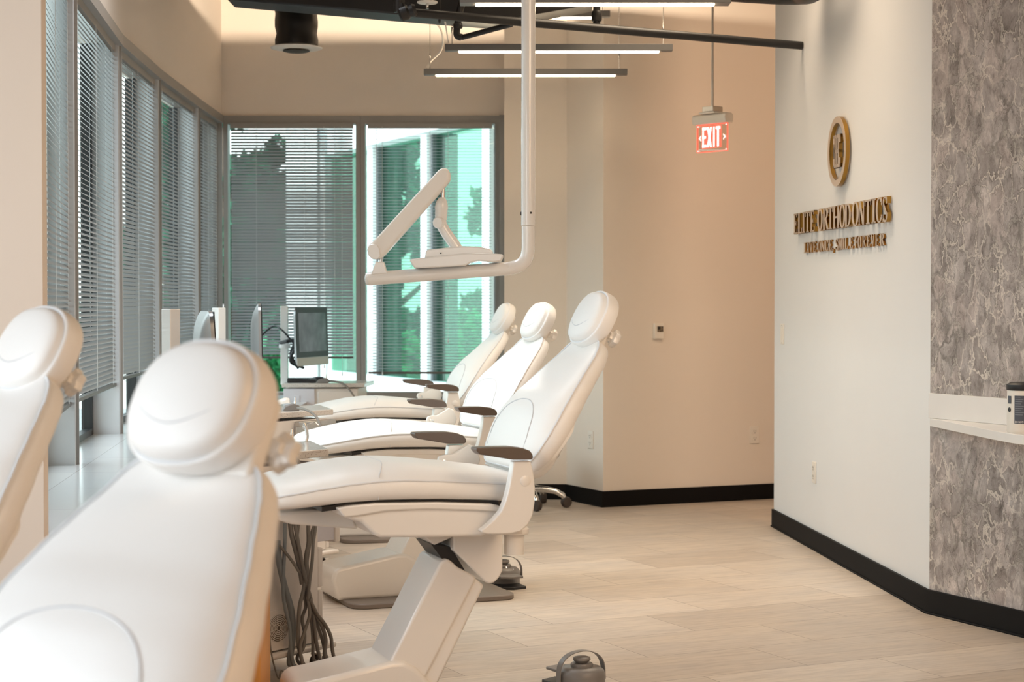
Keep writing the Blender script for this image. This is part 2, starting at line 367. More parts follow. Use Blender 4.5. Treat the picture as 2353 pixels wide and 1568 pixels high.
# right wall with the sign, and the stone-papered wall
RA, RB = Vector((1.475, 10.028)), Vector((1.688, 7.196)); RD = (RB - RA).normalized(); RN = Vector((RD.y, -RD.x))
RN = RN if RN.x < 0 else -RN
FD = Vector((.237, -.511)).normalized(); FC = RB + FD * 2.6
struct('wall_right', MB().prism([tuple(RA), tuple(RB), (RB.x + .16, RB.y + .03), (RA.x + .14, RA.y)], 0, TOP), PAINT_W)
struct('wall_right_stone', MB().prism([tuple(RB + FD * .0005), tuple(FC), (FC.x + .3, FC.y + .1), (RB.x + .3, RB.y + .1)], 0, TOP), STONE)
struct('wall_right_near', MB().box((3.6, 1.0, 1.9), (.1, 8.2, 3.8)).box((3.3, 4.93, 1.9), (.7, .1, 3.8)), PAINT)
struct('wall_hall', MB().box((3.6, 10.0, 1.9), (.1, 5.0, 3.8)), PAINT)
def baseboard(name, pts, h=.098, th=.014, out=1):
    mb = MB(); a = [Vector(p) for p in pts]; o = []
    for i, p in enumerate(a):
        ns = []
        if i > 0: d = (a[i] - a[i - 1]).normalized(); ns.append(Vector((d.y, -d.x)))
        if i < len(a) - 1: d = (a[i + 1] - a[i]).normalized(); ns.append(Vector((d.y, -d.x)))
        n = sum(ns, Vector((0, 0))).normalized(); k = th / max(.5, n.dot(ns[0])); o.append(p + n * k * out)
    mb.prism([tuple(p) for p in a] + [tuple(p) for p in o[::-1]], 0, h)
    o2 = [q + (q - p) * .45 for p, q in zip(a, o)]
    mb.prism([tuple(p) for p in a] + [tuple(p) for p in o2[::-1]], 0, .008)
    return struct(name, mb, BASEB, bevel=.002)
baseboard('baseboard_back', [(-.05, 11.44), (.350, 11.42), (.562, 10.98), (1.70, 11.48), (3.0, 12.05)])
baseboard('baseboard_right', [tuple(RA), tuple(RB), tuple(FC)])

# added, unseen: boxes over the fill lights, washer shield, frame round the rear fill
struct('trim_8', MB().box((-.95, 7.3, 3.34), (1.5, 1.5, .05)).box((.9, 8.3, 3.44), (1.9, 1.7, .05)).box((1.45, 3.9, 2.93), (1.7, 1.7, .05)).box((.9, .8, 2.96), (1.9, 1.9, .05)), BASEB)  # plain boxes added above the overhead fills, all out of view
struct('trim_9', MB().box((-.75, 9.78, 3.075), (3.3, .62, .03)).box((-.75, 9.50, 3.12), (3.3, .03, .12)).box((-2.385, 9.78, 3.13), (.03, .62, .14)).box((.885, 9.78, 3.13), (.03, .62, .14)), BASEB)  # unseen tray shaped to cut off the washer light on the back wall
struct('trim_10', MB().box((-.9, -2.88, 2.75), (3.8, .1, .06)).box((-.9, -2.88, .65), (3.8, .1, .06)).box((-2.78, -2.88, 1.7), (.06, .1, 2.1)).box((.98, -2.88, 1.7), (.06, .1, 2.1)), FRAME)  # invented frame round the rear fill, without a window opening
# ------------------------------------------------------------ ledge under the curved windows
ledge_in = [(-1.08, 4.67), (-1.10, 6.0), (-1.18, 8.0), (-1.26, 10.0), (-1.30, 12.0)]
struct('trim_1', MB().prism(ledge_in + [(x - .2, y) for x, y in GP][::-1], SILL - .03, SILL), TILE)
struct('trim_2', MB().prism([(x - .02, y) for x, y in ledge_in] + [(x - .0, y) for x, y in GP][::-1], 0, SILL - .031), PAINT)

# ------------------------------------------------------------ windows of the curved wall
def seg(p, q): p, q = Vector(p), Vector(q); v = (q - p).normalized(); return p, q, v, Vector((-v.y, v.x)), (q - p).length
for k in range(1, 6):
    p, q, v, n, L = seg(GP[k], GP[k + 1])
    if n.x > 0: n = -n
    wn = f'window_{k}'
    fr = MB()
    # head member, slim post where two bays meet, frame of the recessed pane
    def bx(a0, a1, b0, b1, z0, z1, m=fr):
        P = [p + v * a0 + n * b0, p + v * a1 + n * b0, p + v * a1 + n * b1, p + v * a0 + n * b1]
        m.prism([tuple(c) for c in P], z0, z1)
    bx(0, L, -.012, .15, WT - .05, WT + .004)
    bx(L - .012, L, -.004, .03, SILL, WT)
    bx(L - .018, L, .03, .15, SILL, WT) if k == 5 else None
    o = struct(wn, fr, FRAME)
    gl = MB(); bx(.0, L - .03, .15, .156, SILL, WT - .05, gl); obj('pane', gl, GLASS, o)
    ex = MB(); bx(.0, .02, .13, .17, SILL, WT - .05, ex); bx(L - .075, L - .035, .13, .18, SILL, WT - .05, ex); bx(0, L - .03, .13, .17, SILL, SILL + .03, ex)
    obj('pane_frame', ex, mat('dark_frame', (.02, .021, .023), .4, noise=.1), o)
for k in range(2, 6):      # grey piers facing down the room between the bays
    p, q, v, n, L = seg(GP[k], GP[k + 1])
    if n.x > 0: n = -n
    a = p + n * .006; P = [a - v * .05, a + n * .15 - v * .05, a + n * .15 + v * .02, a + v * .02]
    struct(f'trim_{k + 1}', MB().prism([tuple(c) for c in P], SILL, WT - .05), PIER)

# ------------------------------------------------------------ back windows
def back_window(name, x0, x1):
    fr = MB(); t = .03
    for a, b, c, d in ((x0 - t, x1 + t, ZB0 - .045, ZB0), (x0 - t, x1 + t, WT - .055, WT), ): fr.box(((a + b) / 2, YB + .03, (c + d) / 2), (b - a, .1, d - c))
    for a, b in ((x0 - t, x0), (x1, x1 + t)): fr.box(((a + b) / 2, YB + .03, (ZB0 + WT - .055) / 2), (b - a, .1, WT - .055 - ZB0))
    o = struct(name, fr, FRAME)
    obj('pane', MB().box(((x0 + x1) / 2, YB + .06, (ZB0 + WT - .05) / 2), (x1 - x0, .006, WT - .05 - ZB0)), GLASS, o)
back_window('window_6', -1.905, -1.047); back_window('window_7', -.985, -.115)
struct('trim_7', MB().box((-.068, YB - .01, (ZB0 + WT) / 2), (.035, .12, WT - ZB0)), FRAME)

# ------------------------------------------------------------ venetian blinds
def blind(label, p, q, inset, z0, z1, tilt, wsl=.025, pitch=.0205, cords=(.12, .5, .88), wand=None, extra=None, sag=0):
    """slats between plan points p and q; inset = distance towards the glass"""
    p, q, v, n, L = seg(p, q)
    if n.dot(Vector((0, 0)) - p) > 0: n = -n
    t = empty('window_blind', label, 'window blind', (p.x, p.y, 0), 0, 'venetian blinds in the window bays')
    o0 = n * inset
    def pt(a, b, z): c = v * a + n * b + o0; return (c.x, c.y, z)
    hr = MB().rings([[pt(.012, -.014, z1), pt(L - .012, -.014, z1), pt(L - .012, .014, z1), pt(.012, .014, z1)],
                     [pt(.012, -.014, z1 + .035), pt(L - .012, -.014, z1 + .035), pt(L - .012, .014, z1 + .035), pt(.012, .014, z1 + .035)]])
    obj('head_rail', hr, FRAME, t)
    sl = MB(); z = z1 - .012; i = 0; n_ = int((z1 - z0 - .02) / pitch)
    for i in range(n_):
        zc = z1 - .012 - i * pitch; tl = tilt(i / n_) if callable(tilt) else tilt
        tl += random.uniform(-.02, .02)
        c, s_ = math.cos(tl) * wsl / 2, math.sin(tl) * wsl / 2; dz = random.uniform(-.0006, .0006)
        up = (-s_ * .14, c * .14)     # slight crown
        pr = [(-c, -s_), (up[0] * .8 - c * .35, up[1] * .8 - s_ * .35), (up[0] * .8 + c * .35, up[1] * .8 + s_ * .35), (c, s_)]
        th = .0006
        a = [pt(.016, b, zc + h + dz) for b, h in pr]; b_ = [pt(L - .016, b, zc + h + dz) for b, h in pr]
        a2 = [pt(.016, b, zc + h + dz - th) for b, h in pr][::-1]; b2 = [pt(L - .016, b, zc + h + dz - th) for b, h in pr][::-1]
        sl.rings([a + a2, b_ + b2])
    obj('slats', sl, SLAT, t, smooth=60)
    zb = z1 - .012 - n_ * pitch
    br = MB().rings([[pt(.014, b, z) for b, z in ((-.013, zb), (.013, zb), (.013, zb - .014), (-.013, zb - .014))], [pt(L - .014, b, z) for b, z in ((-.013, zb), (.013, zb), (.013, zb - .014), (-.013, zb - .014))]])
    obj('bottom_rail', br, RAIL, t)
    for c in cords:
        cb = MB()
        for b in (-.0145, .0145): cb.tube([pt(L * c, b, z1 + .01), pt(L * c, b, zb)], .0009, 5)
        obj('ladder_cord', cb, CORD, t)
    if extra:
        for (a, zlow, r) in extra:
            cb = MB().tube([pt(a, -.022, z1 + .01), pt(a, -.023, zlow)], r, 6); cb.lathe([(0.0005, .02), (.004, .015), (.005, -.004), (.001, -.01)], pt(a, -.023, zlow), 8)
            obj('pull_cord', cb, CORD, t)
    return t
BL = ['grey blind in the narrow strip beside the beige pier', 'tall grey blind in the bay with the bright glass strip, nearest whole bay',
      'grey blind in the second whole bay of the curved wall', 'grey blind in the third whole bay, black frame showing through it',
      'narrow grey blind in the corner bay beside the back window']
LB = [.86, .86, .885, .885, .885]
TL = [.80, .62, .85, .70, .72]
for k in range(1, 6):
    blind(BL[k - 1], GP[k], GP[k + 1], .035, LB[k - 1], WT - .085, TL[k - 1], extra=[(.06, .66 if k == 1 else .95, .0016)] if k < 4 else None)
blind('dark grey half closed blind in the left back window', (-1.898, YB), (-1.052, YB), -.022, .885, WT - .085, lambda u: .62 + .26 * max(0, min(1, u * 3, (.80 - u) * 6)), cords=(.22, .6, .84),
      extra=[(.64, .83, .0012), (.76, .78, .0012)])
blind('open slatted blind in the right back window over green view', (-.978, YB), (-.122, YB), -.022, .79, WT - .085, lambda u: .13, cords=(.08, .5, .92),
      extra=[(.11, .78, .0014), (.55, 1.0, .0010)])

# ------------------------------------------------------------ outside: building wing, pillar, trees, ground
struct('ground_outside', MB().prism([(-60, 13), (60, 13), (60, 90), (-60, 90)], -4.2, -4.0), CONC)
struct('ground_outside_left', MB().prism([(-60, -20), (-5, -20), (-5, 13), (-60, 13)], -4.2, -4.0), CONC)
wing = empty('building_wing', 'white framed glass wing of the building seen through the right back window', 'building', (-.125, 14.0, 0), 0)
WV = Vector((-.417, .909)); WNn = Vector((-.909, -.417))
wp = lambda a, b: tuple(WV * a + WNn * b)
def wb(mb, a0, a1, b0, b1, z0, z1): mb.prism([wp(a0, b0), wp(a1, b0), wp(a1, b1), wp(a0, b1)], z0, z1); return mb
obj('white_band', wb(MB(), -.9, 4.1, -.05, .10, .46, .60), EXTW, wing)
obj('roof_band', wb(MB(), -.9, 4.1, -.10, .16, 2.69, 2.98), EXTW, wing)
obj('soffit', wb(MB(), -.9, 4.6, -.4, .5, 3.25, 3.35), EXTW, wing)
for px in (864, 988, 1131):
    d = ray(px, 700); t_ = (-.125 * WNn.x + 14 * WNn.y) / (d.x * WNn.x + d.y * WNn.y); q = Vector((d.x * t_ + .125, d.y * t_ - 14)); a = q.dot(WV)
    obj('mullion', wb(MB(), a - .10, a + .04, -.04, .07, -4, 2.7), EXTW, wing)
    obj('mullion_side', wb(MB(), a - .14, a - .101, -.2, .03, -4, 2.7), EXTD, wing)
obj('glass_wall', wb(MB(), -.9, 4.05, -.015, -.003, -4, 2.7), EXTGLASS, wing)
obj('end_post', wb(MB(), 3.98, 4.12, -.16, .12, -4, 3.0), EXTW, wing)
pc = empty('white_pillar', 'broad white pillar outside the left back window', 'pillar', (-1.93, 16.8, -4.0))
obj('shaft', MB().box((-.033, 0, 3.9), (.285, .3, 8.2)), EXTW, pc); obj('thin_shaft', MB().box((.155, .05, 3.9), (.05, .2, 8.2)), EXTW, pc)
obj('pillar_base', MB().box((0, .02, .1), (.6, .5, .2)), EXTW, pc)
def tree(name, label, x, y, h, rx, rz, ml, n=2600, seedv=1, base=-4.0, ls=.15):
    rnd = random.Random(seedv); t = empty(name, label, 'tree', (x, y, base), 0, 'trees outside the back windows')
    tr = MB().tube([(0, 0, 0), (.1, 0, h * .35), (-.05, .05, h * .75)], .2, 8, rs=[.2, .13, .05])
    for k in range(7):
        a = rnd.uniform(0, 6.28); z = h * rnd.uniform(.3, .6); tr.tube([(0, 0, z), (math.cos(a) * rx * .7, math.sin(a) * rx * .7, z + rx * .6)], .05, 6, rs=[.06, .015])
    obj('trunk', tr, BARK, t)
    mb = MB(); cl = [(rnd.gauss(0, rx * .42), rnd.gauss(0, rx * .42), h * .62 + rnd.uniform(-1, 1) * rz * .8, rnd.uniform(.3, .6)) for _ in range(26)]
    for _ in range(n):
        cx, cy, cz, r = rnd.choice(cl); u = Vector((rnd.gauss(0, 1), rnd.gauss(0, 1), rnd.gauss(0, 1))).normalized() * r * rx * .7 * rnd.uniform(.6, 1)
        c = Vector((cx, cy, cz)) + u; s_ = ls * rnd.uniform(.6, 1.4)
        M = Matrix.Translation(c) @ Matrix.Rotation(rnd.uniform(0, 6.28), 4, 'Z') @ Matrix.Rotation(rnd.uniform(-1.2, 1.2), 4, 'X')
        mb.add([(-s_ * .5, 0, 0), (0, -s_, .02), (s_ * .5, 0, 0), (0, s_, .02)], [(0, 1, 2), (0, 2, 3)], M)
    obj('foliage', mb, ml, t, smooth=20); return t
tree('leafy_tree', 'blue green leafy tree behind the glass wing, left of its middle mullion', -1.75, 25.5, 9.3, 1.25, 2.6, LEAF1, 6500, 3)
tree('leafy_tree', 'leafy tree behind the glass wing, right of its middle mullion', .2, 26.5, 8.2, 1.3, 2.3, LEAF1, 6000, 4)
tree('bushy_tree', 'bright green low tree low in the right back window', -.75, 21.5, 5.9, 1.15, 1.5, LEAF2, 6000, 5)
tree('bushy_tree', 'bright green low tree behind the far left of the glass wing', -2.6, 21.5, 5.6, 1.0, 1.4, LEAF2, 5000, 6)
tree('leafy_tree', 'tall dark leafy tree left of the white pillar', -3.75, 23.5, 10.6, 1.7, 3.4, LEAF1, 15000, 8)
tree('leafy_tree', 'dark leafy tree just right of the white pillar, behind the end of the glass wing', -2.75, 27.5, 9.6, 1.2, 3.2, LEAF1, 9000, 11)
# ------------------------------------------------------------ orthodontic chair
def super_ring(cx, cy, w, h, n=36, e=2.6):
    out = []
    for k in range(n):
        a = 2 * math.pi * k / n; c, s_ = math.cos(a), math.sin(a)
        out.append((cx + w * math.copysign(abs(c) ** (2 / e), c), cy + h * math.copysign(abs(s_) ** (2 / e), s_)))
    return out
CH_GROUP = 'white orthodontic chairs'
def make_chair(label):
    t = empty('orthodontic_chair', label, 'dental chair', (0, 0, 0), 0, CH_GROUP)
    # ---- seat and leg cushion: s, half width, z bottom, z edge, crown
    tab = [(-.155, .150, .700, .716, .010), (-.140, .185, .690, .724, .022), (-.10, .215, .683, .729, .030), (-.04, .240, .680, .732, .036), (.06, .255, .689, .741, .040), (.166, .262, .695, .749, .044), (.26, .266, .698, .754, .046),
           (.33, .266, .699, .754, .046), (.42, .262, .695, .747, .045), (.50, .255, .688, .736, .042), (.58, .243, .680, .723, .038), (.63, .225, .676, .714, .032), (.655, .19, .680, .706, .02), (.664, .15, .686, .700, .008)]
    rg = []; edge_l = []; edge_r = []
    N = 46
    for i in range(N):
        u = i / (N - 1); s_ = -.155 + .819 * (u + .0 * math.sin(2 * math.pi * u))
        wd, zb, ze, cr = lerp_tab(tab, s_)
        if s_ > .40: pass
        ring = [(s_, -wd + .03, zb), (s_, -wd * .5, zb), (s_, 0, zb), (s_, wd * .5, zb), (s_, wd - .03, zb), (s_, wd - .008, zb + .006), (s_, wd + .002, zb + .4 * (ze - zb)), (s_, wd + .001, ze - .008), (s_, wd - .006, ze)]
        for k in range(1, 12):
            y = (wd - .006) * (1 - 2 * k / 12); r_ = abs(y) / wd
            # two soft bolsters with a shallow trough along the middle
            ring.append((s_, y, ze + cr * ((1 - r_ ** 3.2) ** .8) * (1 - .10 * math.exp(-(y / .09) ** 2))))
        ring += [(s_, -wd + .006, ze), (s_, -wd - .001, ze - .008), (s_, -wd - .002, zb + .4 * (ze - zb)), (s_, -wd + .008, zb + .006)]
        rg.append(ring); edge_l.append((s_, wd - .004, ze + .001)); edge_r.append((s_, -wd + .004, ze + .001))
    seat = obj('seat', MB().rings(rg), LEATHER, t, smooth=70)
    obj('piping', MB().tube(edge_l + edge_r[::-1], .0032, 7, closed=True), PIPING, seat)
    # stitched cross seam where leg rest begins
    sm = []
    for y in [(.262) * (1 - 2 * k / 24) for k in range(25)]:
        s_ = .345 - .0 * y; wd, zb, ze, cr = lerp_tab(tab, s_); r_ = min(1, abs(y) / wd)
        sm.append((s_ + .10 * (1 - (abs(y) / .262) ** 2) * -.6, y, ze + cr * (max(0, 1 - r_ ** 3.2) ** .8) * (1 - .10 * math.exp(-(y / .09) ** 2)) + .0006))
    obj('seam', MB().tube([(.345, .2655, .703)] + sm[1:-1] + [(.345, -.2655, .703)], .0013, 5), SEAM, seat)
    # ---- backrest
    A = Vector((-.118, 0, .765)); B = Vector((-.402, 0, 1.150)); ax = (B - A); Lb = ax.length; ax = ax / Lb; nf = Vector((ax.z, 0, -ax.x))   # front normal
    if nf.z < 0: pass
    bt = [(0.0, .150, .020, .006), (.02, .185, .034, .012), (.06, .216, .044, .022), (.14, .244, .052, .034), (.26, .256, .056, .044), (.36, .254, .058, .044), (.50, .236, .056, .036), (.64, .209, .053, .022),
          (.76, .182, .050, .018), (.86, .158, .048, .014), (.93, .140, .045, .010), (.975, .120, .038, .006), (1.0, .080, .026, .003)]
    def back_pt(u, y, d):
        bow = .018 * math.sin(math.pi * min(1, u * 1.15))          # lumbar curve of the whole pad
        return A + ax * (u * Lb) + nf * (d + bow) + Vector((0, y, 0))
    rg = []; el = []; er = []; N = 44
    def front_d(u, y):
        wd, th, cr = lerp_tab(bt, u); r_ = min(1, abs(y) / wd); notch = -.012 * math.exp(-(y / .06) ** 2) * max(0, (u - .8) / .2)
        return cr * (max(0, 1 - r_ ** 3) ** .8) + notch
    for i in range(N):
        u = i / (N - 1); u = u - .035 * math.sin(2 * math.pi * u)
        wd, th, cr = lerp_tab(bt, u); ring = []
        for y, d in ((wd - .02, -th), (wd * .5, -th - .004), (0, -th - .006), (-wd * .5, -th - .004), (-wd + .02, -th)): ring.append(back_pt(u, y, d))
        for y, d in ((-wd + .004, -th * .86), (-wd - .002, -th * .5), (-wd, -.008), (-wd + .006, 0)): ring.append(back_pt(u, y, d))
        for k in range(1, 14):
            y = -(wd - .006) * (1 - 2 * k / 14); ring.append(back_pt(u, y, front_d(u, y)))
        for y, d in ((wd - .006, 0), (wd, -.008), (wd + .002, -th * .5), (wd - .004, -th * .86)): ring.append(back_pt(u, y, d))
        rg.append(ring); el.append(back_pt(u, wd - .004, .001)); er.append(back_pt(u, -wd + .004, .001))
    bk = obj('backrest', MB().rings(rg), LEATHER, t, smooth=70)
    obj('piping', MB().tube(el + er[::-1], .0030, 7, closed=True), PIPING, bk)
    lum = []
    for k in range(25):
        a = math.pi * k / 24; y = .165 * math.cos(a); u = .10 + .34 * (math.sin(a) ** .62); lum.append(back_pt(u, y, front_d(u, y) + .0004))
    obj('lumbar_seam', MB().tube(lum, .0018, 5), SEAM, bk)
    # ---- rear shell
    sh = []
    for i in range(16):
        u = -.02 + .50 * i / 15; wd = lerp_tab(bt, max(0, u))[0] * (1.0 - .25 * max(0, (i - 11) / 4) ** 2); th = lerp_tab(bt, max(0, u))[1]; e_ = .030 * (1 - i / 15) + .004
        o_ = -th - .001
        sh.append([back_pt(u, y, d) for y, d in ((wd - .004, o_ + .024), (wd * .98, o_), (wd * .8, o_ - e_), (0, o_ - e_ - .012), (-wd * .8, o_ - e_), (-wd * .98, o_), (-wd + .004, o_ + .024), (-wd * .7, o_ + .01), (0, o_ + .006), (wd * .7, o_ + .01))])
    obj('rear_shell', MB().rings(sh), PLASTIC, t, smooth=60)
    # ---- headrest
    HA = R(27); ha = Vector((-math.sin(HA), 0, math.cos(HA))); hn = Vector((math.cos(HA), 0, math.sin(HA))); hc = Vector((-.407, 0, 1.217))
    def hp(a, y, d): return hc + ha * a + hn * d + Vector((0, y, 0))
    prof = [(-.034, .70), (-.036, .86), (-.030, .97), (-.020, 1.0), (.002, 1.0), (.006, .985), (.0068, .95), (.0045, .925), (.007, .912), (.014, .895), (.0195, .855), (.0235, .75), (.0260, .5), (.0268, .2)]
    rg = []
    for d, k in prof:
        rg.append([hp(b, a, d + (.006 * (1 - (b / .1) ** 2) if d > 0 else 0) - (.012 * (a / .12) ** 2)) for a, b in super_ring(0, 0, .116 * k, .093 * k, 44, 2.35)])
    hd = obj('headrest', MB().rings(rg), LEATHER, t, smooth=50)
    obj('piping', MB().tube([hp(b, a, .0072 - (.012 * (a / .12) ** 2)) for a, b in super_ring(0, 0, .1105, .0880, 44, 2.35)], .0024, 6, closed=True), PIPING, hd)
    sm = []
    for k in range(15):
        y = -.086 + .172 * k / 14; a = -.014 - .028 * (1 - (abs(y) / .086) ** 1.6) + .010 * (abs(y) / .086) ** 3; rr = math.hypot(y / .119, a / .0955)
        d = .029 - .0105 * rr ** 3 * 1.2 if rr < .8 else .0225
        sm.append(hp(a, y, d + .0035 - (.012 * (y / .12) ** 2)))
    obj('headrest_seam', MB().tube(sm, .0011, 5), SEAM, hd)
    hb = MB()
    hb.prism([(-.066, -.085), (.066, -.085), (.060, .025), (.045, .040), (-.045, .040), (-.060, .025)], -.062, -.034, M=Matrix(((ha.x, 0, hn.x, hc.x), (0, 1, 0, 0), (ha.z, 0, hn.z, hc.z), (0, 0, 0, 1))) @ Matrix.Rotation(-math.pi / 2, 4, 'Z'))
    hb.prism([(.03, -.06), (.095, -.055), (.095, -.010), (.03, -.005)], -.060, -.046, M=Matrix(((ha.x, 0, hn.x, hc.x), (0, 1, 0, 0), (ha.z, 0, hn.z, hc.z), (0, 0, 0, 1))) @ Matrix.Rotation(-math.pi / 2, 4, 'Z'))
    hb.prism([(-.03, -.13), (.03, -.13), (.034, -.06), (-.034, -.06)], -.066, -.046, M=Matrix(((ha.x, 0, hn.x, hc.x), (0, 1, 0, 0), (ha.z, 0, hn.z, hc.z), (0, 0, 0, 1))) @ Matrix.Rotation(-math.pi / 2, 4, 'Z'))
    brk = obj('headrest_bracket', hb, PLASTIC, t, bevel=.008, seg=3)
    kn = MB(); n = 30
    KM = Matrix(((ha.x, 0, -hn.x, hc.x), (0, 1, 0, 0), (ha.z, 0, -hn.z, hc.z), (0, 0, 0, 1))) @ Matrix.Translation((-.032, .068, .058))
    for z, r in ((0, .5), (.008, .55), (.012, .98), (.017, 1.06), (.026, 1.04), (.031, .86), (.032, .4)):
        pass
    rg = [[((.024 + .0035 * math.cos(6 * 2 * math.pi * k / n)) * r * math.cos(2 * math.pi * k / n), (.024 + .0035 * math.cos(6 * 2 * math.pi * k / n)) * r * math.sin(2 * math.pi * k / n), z) for k in range(n)] for z, r in ((0, .5), (.008, .55), (.012, .98), (.017, 1.06), (.026, 1.04), (.031, .86), (.032, .4))]
    kn.rings(rg, M=KM); obj('headrest_knob', kn, PLASTIC, brk, smooth=45)
    # ---- arms
    prof = [(.074, .840), (.078, .836), (.075, .830), (.066, .820), (.02, .812), (-.035, .802), (-.090, .801), (-.096, .806), (-.094, .817), (-.086, .827), (-.066, .835), (-.03, .840), (.03, .8405)]
    for sgn in (1, -1):
        yc = .315 * sgn
        am = obj('armrest', MB().prism(prof, yc - .027, yc + .027, 'y'), ARMB, t, bevel=.0035, seg=3)
        # curved side upright
        out = [(-.092, .797), (-.040, .797), (-.034, .76), (-.026, .72), (-.016, .685), (-.003, .655), (.020, .630), (.048, .608), (.060, .602), (.056, .594), (.040, .590), (.0, .588), (-.035, .588), (-.062, .594), (-.085, .613), (-.099, .640), (-.105, .675), (-.106, .72), (-.100, .765)]
        y0, y1 = (.296 * sgn, .330 * sgn)
        sd = obj('side_upright', MB().prism(out, min(y0, y1), max(y0, y1), 'y'), PLASTIC, t, bevel=.004, seg=3)
        dm = MB().lathe([(.0155, 0), (.0155, .0015), (.0145, .0022), (0.001, .0022)], n=28, M=Matrix.Translation((-.076, .330 * sgn, .739)) @ Matrix.Rotation(-math.pi / 2 * sgn, 4, 'X'))
        obj('cap', dm, PLASTIC, sd)
        # pivot link on the inner side, with its bolt
        lk = [(.006, .744), (.0, .762), (-.02, .768), (-.045, .768), (-.075, .785), (-.10, .800), (-.125, .790), (-.14, .75), (-.13, .722), (-.09, .728), (-.06, .722), (-.03, .716), (-.006, .722)]
        ya, yb = .276 * sgn, .290 * sgn
        if sgn > 0: continue
        lo = obj('pivot_link', MB().prism(lk, min(ya, yb), max(ya, yb), 'y'), PLASTIC, t, bevel=.004, seg=3)
        obj('bolt', MB().lathe([(.010, 0), (.010, .003), (.006, .004), (.006, .002), (.001, .002)], n=18, M=Matrix.Translation((-.017, .276 * sgn, .743)) @ Matrix.Rotation(math.pi / 2 * sgn, 4, 'X')), CHROME, lo)
    obj('cross_bar', MB().box((-.03, 0, .600), (.10, .60, .016)), PLASTIC, t, bevel=.004)
    # ---- tub below the seat
    lip = [(.462, .682), (.43, .687), (.351, .692), (.166, .688), (.0, .677), (-.03, .669), (-.025, .651), (.05, .659), (.2, .669), (.32, .668), (.40, .657), (.442, .655)]
    tb = obj('seat_tub', MB().prism([(.440, .672), (.35, .684), (.166, .681), (0, .671), (-.04, .662), (-.03, .62), (.005, .592), (.033, .581), (.335, .592), (.352, .600), (.392, .640), (.425, .646)], -.248, .248, 'y'), PLASTIC, t, bevel=.010, seg=3)
    obj('tub_lip', MB().prism(lip, -.256, .256, 'y'), PLASTIC, tb, bevel=.005, seg=2)
    obj('seat_frame', MB().prism([(.50, .684), (.35, .700), (.166, .696), (-.03, .682), (-.03, .668), (.166, .682), (.35, .686), (.50, .670)], -.225, .225, 'y'), BLACK, t)
    obj('leg_support', MB().prism([(.60, .655), (.40, .67), (.36, .60), (.42, .606), (.56, .622), (.61, .64)], -.10, .10, 'y'), PLASTIC, t, bevel=.008)
    # ---- bracket, lift arm, foot
    ub = MB().prism([(.10, .578), (.10, .513), (-.001, .413), (-.012, .408), (-.028, .411), (-.043, .424), (-.055, .446), (-.055, .578)], -.115, .115, 'y')
    obj('upper_bracket', ub, PLASTIC, t, bevel=.005, seg=3)
    obj('collar', MB().prism([(.205, .580), (.205, .572), (.155, .530), (.10, .550), (.10, .580)], -.10, .10, 'y').box((.03, 0, .572), (.20, .21, .016)), PLASTIC, t, bevel=.004)
    obj('hinge_cavity', MB().prism([(.16, .53), (.10, .52), (.05, .44), (.09, .44), (.13, .49)], -.085, .085, 'y').tube([(.105, -.10, .47), (.105, .10, .47)], .014, 12), BLACK, t)  # black block stands for the shaded cavity between bracket and arm, plus pin
    arm = obj('lift_arm', MB().prism([(.140, .478), (.128, .487), (.112, .487), (.085, .462), (.035, .435), (.026, .425), (.19, .13), (.20, .12), (.300, .175), (.297, .19)], -.112, .112, 'y'), PLASTIC, t, bevel=.009, seg=3)
    obj('lift_arm_rear', MB().prism([(.03, .428), (.0, .402), (.155, .10), (.20, .12)], -.106, .106, 'y'), PLASTIC, arm, bevel=.008, seg=3)
    obj('foot_housing', MB().prism([(.555, .018), (.578, .10), (.568, .142), (.545, .156), (.50, .162), (.40, .180), (.29, .199), (.25, .198), (.21, .175), (.135, .09), (.135, .018)], -.125, .125, 'y'), PLASTIC, t, bevel=.016, seg=4)
    pl = []
    for cx, cy, a0 in ((.44, .20, 0), (-.15, .20, 90), (-.15, -.20, 180), (.44, -.20, 270)):
        for k in range(7): a = R(a0 + 15 * k); pl.append((cx + .07 * math.cos(a), cy + .07 * math.sin(a)))
    obj('base_plate', MB().prism(pl, 0, .022), GREYP, t, bevel=.005, seg=2)
    obj('socket_post', MB().lathe([(.030, .0), (.031, .006), (.031, .065)], (-.100, .09, .490), 24).lathe([(.042, .062), (.045, .066), (.045, .078), (.040, .084)], (-.100, .09, .490), 24), PLASTIC, t)
    obj('post_arm', MB().prism([(-.04, .04), (-.04, .13), (-.12, .13), (-.14, .09), (-.12, .05)], .572, .590), PLASTIC, t, bevel=.003)
    return t
def place(o, c, yaw, z): o.location = (c[0], c[1], z); o.rotation_euler = (0, 0, math.pi + R(yaw))
ch = make_chair('nearest white orthodontic chair of the right-hand row, its whole slanting lift arm showing')
place(ch, (-.142, 5.43), 19.3, 0)
CHAIRS = [((-.275, 7.70), 21.5, 'middle white orthodontic chair of the right-hand row, between two others', 1), ((-.455, 9.66), 14.5, 'farthest white orthodontic chair of the right-hand row, beside the back window', 2),
          ((-.668, 2.125), 53.0, 'large blurred white orthodontic chair filling the near left foreground', 3), ((-1.231, 3.158), 45.2, 'white orthodontic chair cut off at the left edge, in front of the beige pier', 4)]
DROP = {1: (-.040, .026), 2: (-.042, .034), 3: (-.108, 0, (.022, .006), 1.03), 4: (-.032, 0, (-.014, -.022))}
